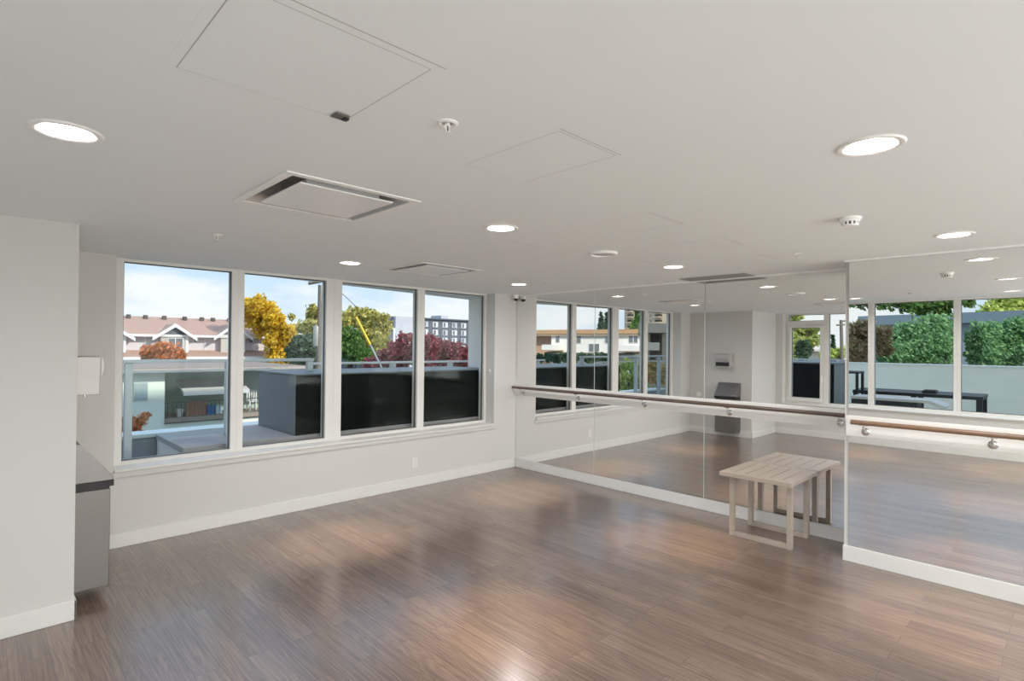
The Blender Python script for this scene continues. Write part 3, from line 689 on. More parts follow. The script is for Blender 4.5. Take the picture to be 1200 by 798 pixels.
# ------------------------------------------------------------------ pale green house under the railing line
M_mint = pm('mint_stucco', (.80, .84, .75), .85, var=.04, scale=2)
YM2 = 20.
def XY(px, Y): return hit(px, 430, 1, Y).x
def ZY(px, py, Y): return hit(px, py, 1, Y).z
t = empty('mint_house', (XY(215, YM2), YM2, -3.5), 'pale green flat roofed house just beyond the balcony', 'house')
zt_ = ZY(215, 433, YM2); xl, xm_, xr = XY(95, YM2), XY(193.5, YM2), XY(345, YM2)
loc_build(MB().box(xl, xm_, YM2, YM2+9, -3.5, zt_-.02), 'wall', M_mint, t)
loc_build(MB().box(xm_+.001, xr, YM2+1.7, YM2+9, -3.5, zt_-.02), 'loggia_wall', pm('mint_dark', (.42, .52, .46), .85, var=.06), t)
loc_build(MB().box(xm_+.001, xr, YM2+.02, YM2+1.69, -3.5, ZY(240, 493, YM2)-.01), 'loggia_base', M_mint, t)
loc_build(MB().box(xm_+.001, xr, YM2-.12, YM2+1.68, ZY(240, 492, YM2), ZY(240, 487, YM2)), 'balcony_slab', pm('balcony_timber', (.30, .25, .20), .8), t)
loc_build(MB().box(xl-.3, xr+.3, YM2-.45, YM2+9.3, zt_, zt_+.10), 'roof', pm('flat_roof', (.24, .19, .165), .9, var=.15), t)
loc_build(MB().box(xl-.3, xr+.3, YM2-.52, YM2-.451, zt_-.06, zt_+.07), 'roof_edge', pm('roof_edge_grey', (.40, .36, .33), .7), t)
wf = loc_build(MB().box(XY(157, YM2), XY(173.5, YM2), YM2-.05, YM2-.002, ZY(165, 469, YM2), ZY(165, 448, YM2)), 'window', pm('mint_frame', (.44, .54, .52), .6), t)
MB().box(XY(158.3, YM2), XY(172.3, YM2), YM2-.065, YM2-.051, ZY(165, 467.5, YM2), ZY(165, 449.5, YM2)).build('glass_pane', pm('curtained_glass', (.36, .44, .45), .2), wf)
a0 = XY(215, YM2); a1 = XY(292, YM2)
aw = MB(); aw.prism([(a0+.1, YM2+1.68, ZY(240, 446, YM2)), (a0, YM2-.1, ZY(240, 458.5, YM2)), (a0, YM2-.1, ZY(240, 462.5, YM2)), (a0+.1, YM2+1.68, ZY(240, 448, YM2))], (a1-a0, 0, 0))
loc_build(aw, 'awning', pm('awning_cloth', (.60, .60, .60), .8), t)
rb = MB(); zb0, zb1 = ZY(240, 487, YM2), ZY(240, 470, YM2); x = xm_+.1
rb.box(xm_, xr, YM2-.09, YM2-.06, zb1, zb1+.035)
while x < xr: rb.box(x-.01, x+.01, YM2-.085, YM2-.065, zb0, zb1); x += .16
loc_build(rb, 'balcony_railing', pm('iron_dark', (.09, .10, .10), .6), t)
t2 = empty('timber_screen', (XY(228, YM2+.3), YM2+.3, zb0), 'reddish slatted timber screen on the pale green house balcony', 'screen')
sc = MB()
for k in range(8): xs = XY(219+k*2.9, YM2+.3); sc.box(xs, xs+.085, YM2+.28, YM2+.31, zb0+.001, ZY(230, 469, YM2+.3))
sc.box(XY(219, YM2+.3), XY(242, YM2+.3), YM2+.311, YM2+.33, zb0+.2, zb0+.25); loc_build(sc, 'slats', pm('red_timber', (.42, .22, .14), .8), t2)
def crate(px0, px1, py, col, name, label, cat, dy=.4, grp=None):
    o = MB().box(XY(px0, YM2+dy), XY(px1, YM2+dy), YM2+dy-.12, YM2+dy+.15, zb0+.001, ZY(px0, py, YM2+dy)).build(name, pm(name+label[:5], col, .6), None, .01); tag(o, label, cat, grp)
crate(243, 251, 475, (.06, .18, .42), 'blue_crate', 'blue crate on the house balcony, left of the pale crate', 'crate')
crate(252.5, 260, 475, (.45, .58, .66), 'pale_crate', 'pale blue crate on the house balcony below the awning', 'crate')
for a, b, c, l in ((207, 215.5, 482, 'white pot on the house balcony left of the timber screen'),):
    o = MB().lathe([(.10, zb0+.001), (.15, ZY(a, 480, YM2+.3)), (.12, ZY(a, 479.5, YM2+.3)), (0, ZY(a, 481, YM2+.3))], (XY(211, YM2+.3), YM2+.3, 0), 16).build('plant_pot', pm('pot_white', (.7, .66, .6), .6)); tag(o, l, 'plant pot')
M_wch = pm('white_resin', (.75, .77, .76), .5)
xcw = XY(297, YM2+.7)
t2 = empty('garden_chair', (xcw, YM2+.7, zb0), 'white garden chair on the house balcony in the second window', 'chair')
loc_build(MB().box(xcw-.22, xcw+.22, YM2+.5, YM2+.9, zb0+.40, zb0+.43), 'seat', M_wch, t2)
bk = MB(); 
for k in range(5): bk.box(xcw-.22+k*.1, xcw-.17+k*.1, YM2+.88, YM2+.92, zb0+.43, zb0+.85)
bk.box(xcw-.22, xcw+.23, YM2+.88, YM2+.92, zb0+.85, zb0+.90); loc_build(bk, 'backrest', M_wch, t2)
for sx in (-1, 1):
    for sy in (.52, .88): loc_build(MB().box(xcw+sx*.2-.02, xcw+sx*.2+.02, YM2+sy-.02, YM2+sy+.02, zb0+.001, zb0+.40), 'leg', M_wch, t2)

# ------------------------------------------------------------------ utility poles, guy wire
M_pole = pm('pole_wood', (.19, .16, .13), .9, var=.25, scale=8, stretch=(1, 1, .1))
M_pole2 = pm('pole_wood_pale', (.42, .36, .22), .9, var=.2, scale=8, stretch=(1, 1, .1))
D = 30.
p0, p1 = at(374.8, 334, D), at(373.4, 426, D); dn = (p1-p0).normalized(); p2 = p0+dn*((p0.z+3.5)/-dn.z)
t = empty('utility_pole', (p2.x, p2.y, -3.5), 'dark wooden utility pole with a crossarm in the second window', 'utility pole')
loc_build(MB().tube([p2, p1, p0], .16, 12, r2=.09), 'mast', M_pole, t)
c0, c1 = at(361.5, 332.5, D), at(379, 329.5, D); loc_build(MB().tube([c0, c1], .07, 8), 'crossarm', M_pole, t)
for f in (.08, .35, .62): q = c0.lerp(c1, f); loc_build(MB().lathe([(0, 0), (.05, 0), (.06, .06), (.04, .16), (0, .17)], q+Vector((0, 0, .065)), 10), 'insulator', pm('insulator_grey', (.35, .36, .38), .3), t)
q0 = at(371, 383, D); loc_build(MB().lathe([(0, -1.05), (.16, -1.05), (.17, -1.0), (.17, 0), (.13, .06), (0, .08)], q0, 14), 'transformer', pm('transformer_grey', (.38, .37, .34), .5, .2), t)
p0, p1 = at(379.5, 338, D+1), at(377.5, 426, D+1); dn = (p1-p0).normalized(); p2 = p0+dn*((p0.z+3.5)/-dn.z)
t = empty('utility_pole', (p2.x, p2.y, -3.5), 'pale yellowish wooden utility pole right of the dark one', 'utility pole')
loc_build(MB().tube([p2, p1, p0], .15, 12, r2=.10), 'mast', M_pole2, t)
g0, g1, g2 = at(417.5, 372, 24), at(434, 404, 23.3), at(447, 430, 22.7); dn = (g2-g1).normalized(); g3 = g2+dn*((g2.z+3.5)/-dn.z)
t = empty('guy_wire', (g3.x, g3.y, -3.5), 'slanting guy wire with a yellow guard in the third window', 'guy wire')
loc_build(MB().tube([g0, g1], .05, 8), 'guard', pm('guard_yellow', (.80, .55, .03), .5), t)
loc_build(MB().tube([g1, g3], .028, 8), 'wire', pm('wire_steel', (.45, .45, .42), .4, .6), t)
w0, w1 = at(376.5, 327.5, 30.4), at(400, 343, 30); w2 = at(420, 362, 30)
o = MB().tube([w0, w1, w2], .018, 6).build('power_cable', M_dark); tag(o, 'thin dark power cable from the utility pole above the golden tree', 'cable')

# ------------------------------------------------------------------ flats seen in the right windows
M_fl = pm('flats_pale', (.50, .50, .54), .8, var=.03, scale=.6)
M_fd = pm('flats_dark', (.10, .115, .14), .7, var=.06)
M_fw = pm('flats_white', (.70, .71, .72), .7)
Y8 = 80.
def X8(px, Y=Y8): return hit(px, 390, 1, Y).x
def Z8(px, py, Y=Y8): return hit(px, py, 1, Y).z
t = empty('flat_block', (X8(475), Y8, -3.5), 'pale blank walled block behind the red maple', 'building')
loc_build(MB().box(X8(463.5), X8(491), Y8, Y8+18, -3.5, Z8(475, 371)), 'wall', M_fl, t)
loc_build(MB().box(X8(438), X8(463.5)-.01, Y8+.8, Y8+18, Z8(450, 384), Z8(450, 370)), 'dark_storey', M_fd, t)
loc_build(MB().box(X8(438), X8(463.5)-.01, Y8+.0, Y8+18, Z8(450, 385.5), Z8(450, 384)-.01), 'balcony_band', M_fw, t)
loc_build(MB().box(X8(438), X8(461), Y8+1.5, Y8+18, -3.5, Z8(450, 385.5)-.01), 'lower_wall', M_fd, t)
loc_build(MB().box(X8(461)+.01, X8(463.5)-.02, Y8, Y8+18, -3.5, Z8(450, 385.5)-.01), 'white_pier', M_fw, t)
Y9 = 120.
t = empty('apartment_building', (X8(525, Y9), Y9, -3.5), 'grey apartment building with rows of windows in the rightmost window', 'building')
x0, x1 = X8(494, Y9), X8(560, Y9); zt_ = Z8(520, 375, Y9)
loc_build(MB().box(x0, x1, Y9, Y9+18, -3.5, zt_), 'wall', M_fd, t)
loc_build(MB().box(x0-.3, x1+.3, Y9-.5, Y9+18, zt_+.01, zt_+.35), 'roof_slab', M_fd, t)
loc_build(MB().box(X8(529, Y9), X8(537, Y9), Y9+5, Y9+10, zt_+.36, zt_+1.6), 'roof_hut', M_fl, t)
fh = (Z8(520, 376, Y9)-Z8(520, 403, Y9))/3
for fl in range(4):
    zb_ = zt_-.5-(fl+1)*fh
    for k in range(6):
        xa = x0+(x1-x0)*(k+.1)/6; xb_ = x0+(x1-x0)*(k+.62)/6
        wf = loc_build(MB().box(xa, xb_, Y9-.12, Y9-.01, zb_+fh*.25, zb_+fh*.92), 'window', M_fw if (k+fl) % 3 else M_fl, t)
        MB().box(xa+.3, xa+(xb_-xa)*.55, Y9-.16, Y9-.121, zb_+fh*.3, zb_+fh*.86).build('glass_pane', M_win, wf)

# ------------------------------------------------------------------ what the windows show by way of the far mirrors (looking out to the left)
def vp(px, py, P, Q, mx=0.):
    o = CAM.copy(); d = ray(px, py)
    n = (Q-P).cross(Vector((0, 0, 1))); tt = (P-o).dot(n)/d.dot(n); p = o+d*tt; p.x = 2*mx-p.x; return p
class Facade:                      # plane through two image columns at given distances, seen in the mirror
    def __init__(s, pa, da, pb, db, mx=0.):
        s.mx = mx; o = CAM.copy()
        a = o+ray(pa, 405)*da; b = o+ray(pb, 405)*db; s.a, s.b, s.o = a, b, o
        s.d = Vector((b.x-a.x, b.y-a.y, 0)).normalized(); s.n = s.d.cross(Vector((0, 0, 1)))
        if s.n.dot(o-a) < 0: s.n = -s.n
    def uz(s, px, py):
        d = ray(px, py); tt = (s.a-s.o).dot(s.n)/d.dot(s.n); p = s.o+d*tt; return (p-s.a).dot(s.d), p.z
    def M(s):                       # local (u along, v towards viewer, z) -> world
        flip = Matrix.Diagonal((-1, 1, 1, 1)); flip.translation = Vector((2*s.mx, 0, 0))
        m_ = Matrix((s.d, s.n, Vector((0, 0, 1)))).transposed().to_4x4(); m_.translation = Vector((s.a.x, s.a.y, 0))
        return flip@m_
    def rect(s, mb, x0, x1, y0, y1, v0, v1):
        xm = (x0+x1)/2; u0 = s.uz(x0, y0)[0]; u1 = s.uz(x1, y0)[0]; z0 = s.uz(xm, y1)[1]; z1 = s.uz(xm, y0)[1]
        mb.box(u0, u1, v0, v1, z0, z1, s.M()); return mb
F = Facade(634, 40, 742, 36); Mx = F.M(); org = Mx@Vector((F.uz(690, 405)[0], 0, -3.5))
t = empty('white_house', org, 'white stucco house with an orange brown flat roof, mirrored left', 'house')
M_ws = pm('white_stucco', (.80, .77, .72), .85, var=.02); M_fas = pm('roof_terracotta', (.50, .30, .16), .8, var=.12); M_tan = pm('soffit_tan', (.42, .32, .22), .8); M_ob = pm('orange_brick', (.55, .33, .22), .85, var=.10, scale=4)
u0, u1 = F.uz(634, 405)[0], F.uz(757, 405)[0]; zt_ = F.uz(690, 391.5)[1]
loc_build(MB().box(F.uz(646, 405)[0], u1, -9, 0, -3.5, zt_, Mx), 'wall', M_ws, t)
loc_build(MB().box(u0-2.2, F.uz(646, 405)[0]-.01, -9, -.5, -3.5, zt_, Mx), 'brick_wall', M_ob, t)
loc_build(MB().box(u0-3, u1+.6, -9.6, .25, zt_+.01, zt_+.28, Mx), 'roof_fascia', M_fas, t)
rf = MB(); a_, b_ = zt_+.285, F.uz(690, 387)[1]+.15
rf.prism([Mx@Vector(p) for p in ((u0-3, .25, a_), (u1+.6, .25, a_), (u1-2, -4, b_), (u0+2, -4, b_))], (0, 0, .02)); loc_build(rf, 'roof', M_fas, t)
loc_build(MB().box(u0-.7, u1+.5, .01, .2, zt_-.12, zt_, Mx), 'soffit_board', M_tan, t)
for x0, x1, y0, y1 in ((676.5, 681, 394, 401.5), (691, 696, 403, 411.5), (697, 702.5, 403, 411.5), (710, 714.5, 395, 401.5), (737.5, 742, 393, 401.5), (743.3, 747.5, 393, 401.5), (652, 656, 393, 401)):
    wf = loc_build(F.rect(MB(), x0-.5, x1+.5, y0-.5, y1+.5, .01, .05), 'window', M_wht, t)
    F.rect(MB(), x0, x1, y0, y1, .051, .07).build('glass_pane', M_win, wf)
for x0, x1, y0, y1 in ((646, 660, 404, 410), (731, 752, 405, 411)):
    loc_build(F.rect(MB(), x0, x1, y0, y1, .01, 1.3), 'balcony', M_ws, t); loc_build(F.rect(MB(), x0-.4, x1+.4, y1, y1+1.3, .01, 1.35), 'balcony_floor', M_tan, t)
loc_build(F.rect(MB(), 645, 760, 413.5, 417, .01, .8), 'porch_roof', pm('porch_olive', (.22, .20, .13), .8), t)
F2 = Facade(757, 20.5, 786, 20.3); Mx2 = F2.M(); org = Mx2@Vector((F2.uz(770, 405)[0], 0, -3.5))
t = empty('beige_house', org, 'beige house corner with a shaded balcony, mirrored leftmost window', 'house')
M_be = pm('beige_stucco', (.50, .44, .33), .85, var=.05)
zt_ = F2.uz(770, 390.5)[1]
ua, ub = F2.uz(757.5, 405)[0], F2.uz(790, 405)[0]
loc_build(MB().box(ua, ub, -6, -1.2, -3.5, zt_, Mx2), 'wall', M_be, t)
loc_build(MB().box(ua-.3, ub, -6, .4, zt_+.01, zt_+.35, Mx2), 'roof_slab', pm('beige_roof', (.46, .40, .31), .8), t)
loc_build(F2.rect(MB(), 757.8, 761.5, 391, 440, -1.19, 0), 'pier', M_be, t)
loc_build(F2.rect(MB(), 776, 781, 391, 440, -1.19, 0), 'pier', M_be, t)
loc_build(F2.rect(MB(), 763, 774, 391.5, 401, -1.19, -1.1), 'window', pm('beige_opening', (.10, .09, .08), .5), t)
loc_build(F2.rect(MB(), 759, 772, 401.5, 410.5, .02, 1.0), 'balcony', pm('balcony_cream', (.62, .56, .42), .8), t)
F3 = Facade(733, 128, 790, 118); Mx3 = F3.M(); org = Mx3@Vector((F3.uz(760, 405)[0], 0, -3.5))
t = empty('apartment_tower', org, 'tall beige apartment tower with dark balconies, mirrored left', 'tower')
ztop = F3.uz(760, 322)[1]; M_tw = pm('tower_beige', (.60, .51, .36), .85, var=.03)
loc_build(MB().box(F3.uz(731.5, 400)[0], F3.uz(795, 400)[0], -16, 0, -3.5, ztop, Mx3), 'wall', M_tw, t)
for yy in (324, 331, 338, 345, 351.8, 358.4, 364.6, 371, 377.4, 384):
    for xa, xb_ in ((735.5, 742.5), (767.5, 776)):
        bl_ = loc_build(F3.rect(MB(), xa, xb_, yy-2.6, yy, .01, .06), 'loggia', pm('tower_dark', (.07, .06, .05), .6), t)
        F3.rect(MB(), xa, xb_, yy, yy+1.6, .01, 1.2).build('balcony_front', pm('tower_front', (.44, .37, .27), .8), bl_)
    for xa in (746, 752, 761.5, 781): loc_build(F3.rect(MB(), xa, xa+1.6, yy-2.2, yy+.4, .01, .05), 'window', pm('tower_glass', (.22, .20, .17), .3), t)
def cone_tree(name, label, px, ytop, ybase, wpx, D, mx, n=700, mt=None, group=None):
    b = []
    for k in range(9):
        f = k/8; b.append((px+random.uniform(-.4, .4), ytop+(ybase-ytop)*f, max(.6, wpx*.5*f)))
    return tree(name, label, 'tree', pxblobs(b, D, mx, .1), .30*D/60, n, mt or L_con, group, trunk_r=.12)
cone_tree('spruce_tree', 'taller dark spruce above the white house roof', 704.5, 367.5, 392, 7, 60, 0.)
cone_tree('spruce_tree', 'thinner dark spruce beside the taller one, above the white house', 711.2, 367, 392, 5, 66, 0.)
tree('leafy_tree', 'green tree in front of the beige tower, mirrored left', 'tree', pxblobs([(748, 362, 5), (750, 370, 6), (747, 378, 6), (751, 384, 6), (744, 385, 5)], 60, 0.), .22, 1500, L_grn)
tree('lime_hedge', 'yellow green shrubs below the white house, mirrored left', 'bush', pxblobs([(727, 432, 7), (735, 428, 7), (743, 432, 7), (751, 430, 7), (732, 442, 7), (745, 443, 8), (720, 440, 7), (727, 454, 8), (740, 454, 8), (752, 452, 7)], 17, 0., .4), .07, 2600, L_lit, trunk_r=.05)
tree('autumn_shrub', 'orange and green shrub below the beige house, mirrored left', 'bush', pxblobs([(762, 432, 6), (769, 428, 6), (776, 434, 6), (764, 442, 7), (773, 443, 7), (781, 438, 6)], 14, 0., .4), .055, 2000, leafmat('leaf_mixed', [(0.16, 0.256, 0.064), (0.72, 0.32, 0.096), (0.8, 0.544, 0.16), (0.32, 0.416, 0.128)]), trunk_r=.05)
tree('street_hedge', 'dark green hedge along the foot of the white house', 'hedge', pxblobs([(632, 420, 5), (642, 419, 5), (652, 420, 5), (662, 419, 5), (672, 420, 5), (682, 419, 5), (692, 420, 5), (702, 419, 5), (712, 420, 5)], 30, 0., .5), .12, 2200, L_con, trunk_r=.05)

# ------------------------------------------------------------------ patio outside the back windows (seen in the mirrors)
XW = -12.6
yw = (mh(990, 430, 0, XW).y+mh(995, 430, 0, XW, XM).y)/2
struct('patio_floor', MB().box(XW-.3, XK-.305, -16, 1.7, -.35, -.02), M_conc, 'concrete patio outside the back windows', 'floor')
t = empty('garden_wall', (XW, (yw-14)/2, -.02), 'long pale concrete wall behind the patio, mirrored at the right', 'wall')
zw = mh(1100, 427.3, 0, XW, XM).z
M_cw = pm('board_concrete', (.93, .95, .80), .85, var=.10, scale=1.6, stretch=(1, 1, 3))
loc_build(MB().box(XW-.25, XW, -15, yw, -.019, zw-.03), 'body', M_cw, t)
loc_build(MB().box(XW-.27, XW+.02, -15, yw+.02, zw-.03, zw), 'coping', pm('coping_pale', (.84, .85, .76), .8), t)
zg = mh(982, 421, 0, XW).z
t = empty('patio_balustrade', (XW, 0, -.02), 'frosted glass balustrade at the patio edge, left of the concrete wall', 'railing')
yy = yw+.15; yps = []
while yy < 3.2: yps.append(yy); yy += 1.1
for y in yps: loc_build(MB().box(XW-.04, XW+.02, y-.03, y+.03, -.3, zg-.04), 'post', M_rail, t)
loc_build(MB().box(XW-.06, XW+.03, yw+.1, yps[-1]+.1, zg-.04, zg), 'top_rail', M_rail, t)
for a, b in zip(yps, yps[1:]): loc_build(MB().box(XW-.02, XW-.008, a+.04, b-.04, -.01, zg-.06), 'glass_pane', pm('frosted_glass', (.48, .60, .64), .25, var=.03), t)
XE = -7.35
ya, yb_ = mh(919.5, 440, 0, XE).y, mh(977.5, 440, 0, XE).y; ze_ = mh(945, 424.5, 0, XE).z
t = empty('patio_enclosure', (XE-.5, (ya+yb_)/2, -.02), 'black box outside the opening casement, mirrored in the far wall', 'enclosure')
loc_build(MB().box(XE-1.0, XE-.015, ya, yb_, -.019, ze_-.03), 'body', M_enc, t)
loc_build(MB().box(XE-1.02, XE+.01, ya+.02, yb_-.02, ze_-.029, ze_), 'top_sheet', M_enc, t, .003)
loc_build(MB().box(XE-.0149, XE, ya-.01, yb_+.01, -.015, ze_-.031), 'front_panel', M_encf, t)
# patio furniture
M_pf = pm('patio_black', (.022, .024, .026), .5, var=.1); M_pl = pm('patio_slab', (.55, .53, .50), .6, var=.06)
def pt(px, py, X): return mh(px, py, 0, X, XM)
XA = -9.9; ya, yb_ = pt(999, 462, XA).y, pt(1152, 462, XA).y; za = pt(1120, 463.5, XA).z
t = empty('patio_table', (XA-.45, (ya+yb_)/2, -.02), 'long black patio table in front of the concrete wall', 'table')
loc_build(MB().box(XA-.9, XA, yb_, ya, za-.07, za), 'tabletop', M_pf, t, .004)
for y in (ya-.06, (ya+yb_)/2, yb_+.06):
    for x in (XA-.84, XA-.06): loc_build(MB().box(x-.04, x+.04, y-.05, y+.05, -.019, za-.071), 'leg', M_pf, t)
XP = XA-.35; p0, p1 = pt(1082, 460, XP), pt(1098, 460, XP); zp = pt(1090, 457.3, XP).z
t = empty('planter_box', (XP, (p0.y+p1.y)/2, za), 'small black planter box on the long patio table', 'planter')
loc_build(MB().box(XP-.16, XP+.16, p1.y, p0.y, za+.001, zp), 'box', M_pf, t, .004)
loc_build(MB().box(XP-.14, XP+.14, p1.y+.02, p0.y-.02, zp-.001, zp+.006), 'soil', pm('soil', (.05, .04, .03), .95), t)
XB2 = -8.3; ya, yb_ = pt(997, 470, XB2).y, pt(1109, 470, XB2).y; zb_ = pt(1050, 467.3, XB2).z
t = empty('patio_bench', (XB2-.3, (ya+yb_)/2, -.02), 'bench with a long pale slab top, nearest on the patio', 'bench')
b = MB(); b.prism([(XB2, ya, zb_), (XB2, yb_+.25, zb_), (XB2, yb_, zb_-.10), (XB2-.55, yb_, zb_-.10), (XB2-.55, yb_+.25, zb_), (XB2-.55, ya, zb_)][:3]+[(XB2, yb_+.05, zb_-.16), (XB2, yb_+.28, zb_-.05), (XB2, ya, zb_-.05)], (-.55, 0, 0)); loc_build(b, 'slab', M_pl, t)
loc_build(MB().box(XB2-.5, XB2-.03, yb_+.45, ya, -.019, zb_-.051), 'base', M_pf, t)
XC = -9.2; q0, q1 = mh(982, 441, 0, XC), mh(992.5, 441, 0, XC); zc = q0.z
t = empty('bar_table', (XC, (q0.y+q1.y)/2, -.02), 'tall thin black patio table frame at the mirror edge', 'table')
yl, yh = q1.y-.45, q0.y
loc_build(MB().box(XC-.5, XC, yl, yh, zc-.04, zc), 'tabletop', M_pf, t)
for x in (XC-.47, XC-.03):
    for y in (yl+.03, yh-.03): loc_build(MB().box(x-.025, x+.025, y-.025, y+.025, -.019, zc-.041), 'leg', M_pf, t)
# greenery and buildings beyond the patio
tree('tall_hedge', 'tall green hedge above the concrete wall, mirrored in the middle', 'hedge', pxblobs([(1035, 412, 14), (1050, 398, 18), (1050, 418, 16), (1072, 392, 18), (1072, 414, 18), (1095, 384, 18), (1095, 408, 20), (1103, 390, 13), (1103, 416, 13)], 19.5, XM, .5), .055, 17000, leafmat('leaf_hedge', [(0.096, 0.21, 0.096), (0.21, 0.4, 0.172), (0.362, 0.59, 0.286), (0.153, 0.267, 0.134)]), trunk_r=.1)
tree('shrub_hedge', 'green shrubs above the concrete wall, mirrored at the right edge', 'hedge', pxblobs([(1144, 398, 12), (1145, 416, 12), (1155, 392, 16), (1155, 414, 17), (1175, 394, 18), (1178, 416, 18), (1198, 385, 16), (1198, 410, 18), (1220, 395, 20)], 19, XM, .7), .055, 17000, MATS['leaf_hedge'], trunk_r=.1)
tree('rust_tree', 'rust brown hydrangea like tree overhanging the concrete wall', 'tree', pxblobs([(1002, 390, 13), (1003, 410, 13), (1016, 384, 10), (1020, 402, 14), (1034, 392, 10), (1035, 408, 10), (1005, 424, 10), (1005, 437, 4), (1012, 430, 7)], 16.3, XM, .4), .06, 6000, L_brn, trunk_r=.08)
tree('shade_tree', 'leafy tree with branches hanging in from the top, mirrored in the middle', 'tree', pxblobs([(998, 352, 7), (1010, 354, 8), (1020, 352, 8), (1035, 354, 9), (1050, 350, 12), (1065, 356, 10), (1080, 350, 16), (1095, 352, 16), (1100, 366, 12), (1112, 350, 14), (1085, 364, 10), (1130, 346, 12), (1137, 355, 5)], 22.5, XM, .4), .09, 4800, L_grn, trunk_r=.05)
tree('lime_tree', 'light green tree above the grey roof, mirrored at the top right', 'tree', pxblobs([(1160, 362, 9), (1172, 354, 10), (1185, 352, 12), (1198, 352, 12), (1180, 366, 9), (1152, 368, 6)], 42, XM, .6), .15, 2600, L_lit)
F4 = Facade(1008, 30, 1200, 24, XM); Mx4 = F4.M(); org = Mx4@Vector((F4.uz(1100, 405)[0], 0, -3.5))
t = empty('grey_building', org, 'flat roofed grey blue building behind the hedge, mirrored right', 'building')
zt_ = F4.uz(1080, 380)[1]; u0, u1 = F4.uz(1013, 400)[0], F4.uz(1225, 400)[0]
loc_build(MB().box(u0, u1, -8, 0, -3.5, zt_-.5, Mx4), 'wall', pm('greyblue_render', (.30, .36, .40), .85, var=.04), t)
loc_build(MB().box(u0-.2, u1+.2, -8.2, .25, zt_-.49, zt_, Mx4), 'roof_band', pm('greyblue_band', (.22, .29, .34), .8, var=.04), t)
for xa in (1150, 1165, 1180): loc_build(F4.rect(MB(), xa, xa+9, 384, 389, .01, .06), 'window', M_win, t)
tree('garden_tree', 'olive green tree behind the black box, mirrored in the casement', 'tree', pxblobs([(922, 372, 9), (930, 385, 9), (924, 398, 10), (934, 402, 9), (942, 388, 9), (950, 392, 8), (954, 384, 7), (948, 402, 8), (926, 412, 10), (938, 414, 9), (932, 370, 8), (956, 398, 6)], 44, 0., 1.), .15, 5200, leafmat('leaf_garden', [(0.128, 0.192, 0.048), (0.416, 0.48, 0.128), (0.672, 0.704, 0.256), (0.224, 0.256, 0.08)]))
tree('dark_bush', 'dark green rounded bush behind the black box, mirrored in the casement', 'bush', pxblobs([(941, 404, 5), (945, 410, 6), (940, 414, 6), (937, 408, 4)], 30, 0., .4), .12, 1200, L_con)
F5 = Facade(944, 70, 966, 66); Mx5 = F5.M(); org = Mx5@Vector((F5.uz(955, 405)[0], 0, -3.5))
t = empty('distant_house', org, 'small pale distant house, mirrored in the casement', 'house')
loc_build(F5.rect(MB(), 946, 972, 411, 440, -7, 0), 'wall', pm('house_cream', (.66, .58, .46), .85), t)
rf = MB(); ua, za = F5.uz(944.5, 411.3); ub = F5.uz(973.5, 411)[0]; zc_ = F5.uz(955, 406.5)[1]
rf.prism([Mx5@Vector(p) for p in ((ua, .4, za), (ua, -3.5, zc_), (ua, -7.4, za), (ua, -7.4, za-.1), (ua, .4, za-.1))], Mx5.to_3x3()@Vector((ub-ua, 0, 0))); loc_build(rf, 'roof', pm('house_roof_pink', (.50, .40, .33), .85, var=.1), t)
cone_tree('cypress_tree', 'slim cypress left of the utility pole, mirrored at the panel edge', 976.3, 394, 424, 4.5, 60, 0.)
tree('distant_bush', 'pale green distant bushes beyond the patio, mirrored at the panel edge', 'bush', pxblobs([(972, 414, 6), (980, 415, 6), (988, 413, 6), (994, 410, 5), (966, 416, 5)], 55, 0., .5), .22, 1100, L_lit)
D = 46.; p0, p1 = mat_dist(985.6, 375, D), mat_dist(987, 424, D); dn = (p1-p0).normalized(); p2 = p0+dn*((p0.z+3.5)/-dn.z)
t = empty('utility_pole', (p2.x, p2.y, -3.5), 'distant dark utility pole with two crossarms, mirrored at the panel edge', 'utility pole')
loc_build(MB().tube([p2, p0], .17, 10, r2=.12), 'mast', M_pole, t)
for y, a, b in ((376.5, 985, 991), (381, 980.5, 989.5)): loc_build(MB().tube([mat_dist(a, y, D), mat_dist(b, y-.5, D)], .08, 6), 'crossarm', M_pole, t)
# far trees closing the horizon
fb = []
for k in range(110):
    a = 2*PI*k/110+random.uniform(-.02, .02); R_ = 215+random.uniform(-12, 12); hh = random.uniform(2, 3.6)
    fb.append((CAM.x+R_*math.sin(a), CAM.y+R_*math.cos(a), -3.5+hh*.5, hh*1.3))
o = foliage(fb, .9, 22000).build('treeline', leafmat('leaf_far', [(0.128, 0.192, 0.128), (0.224, 0.288, 0.192), (0.32, 0.352, 0.24)]))
tag(o, 'distant belt of trees along the horizon', 'trees', kind='stuff')
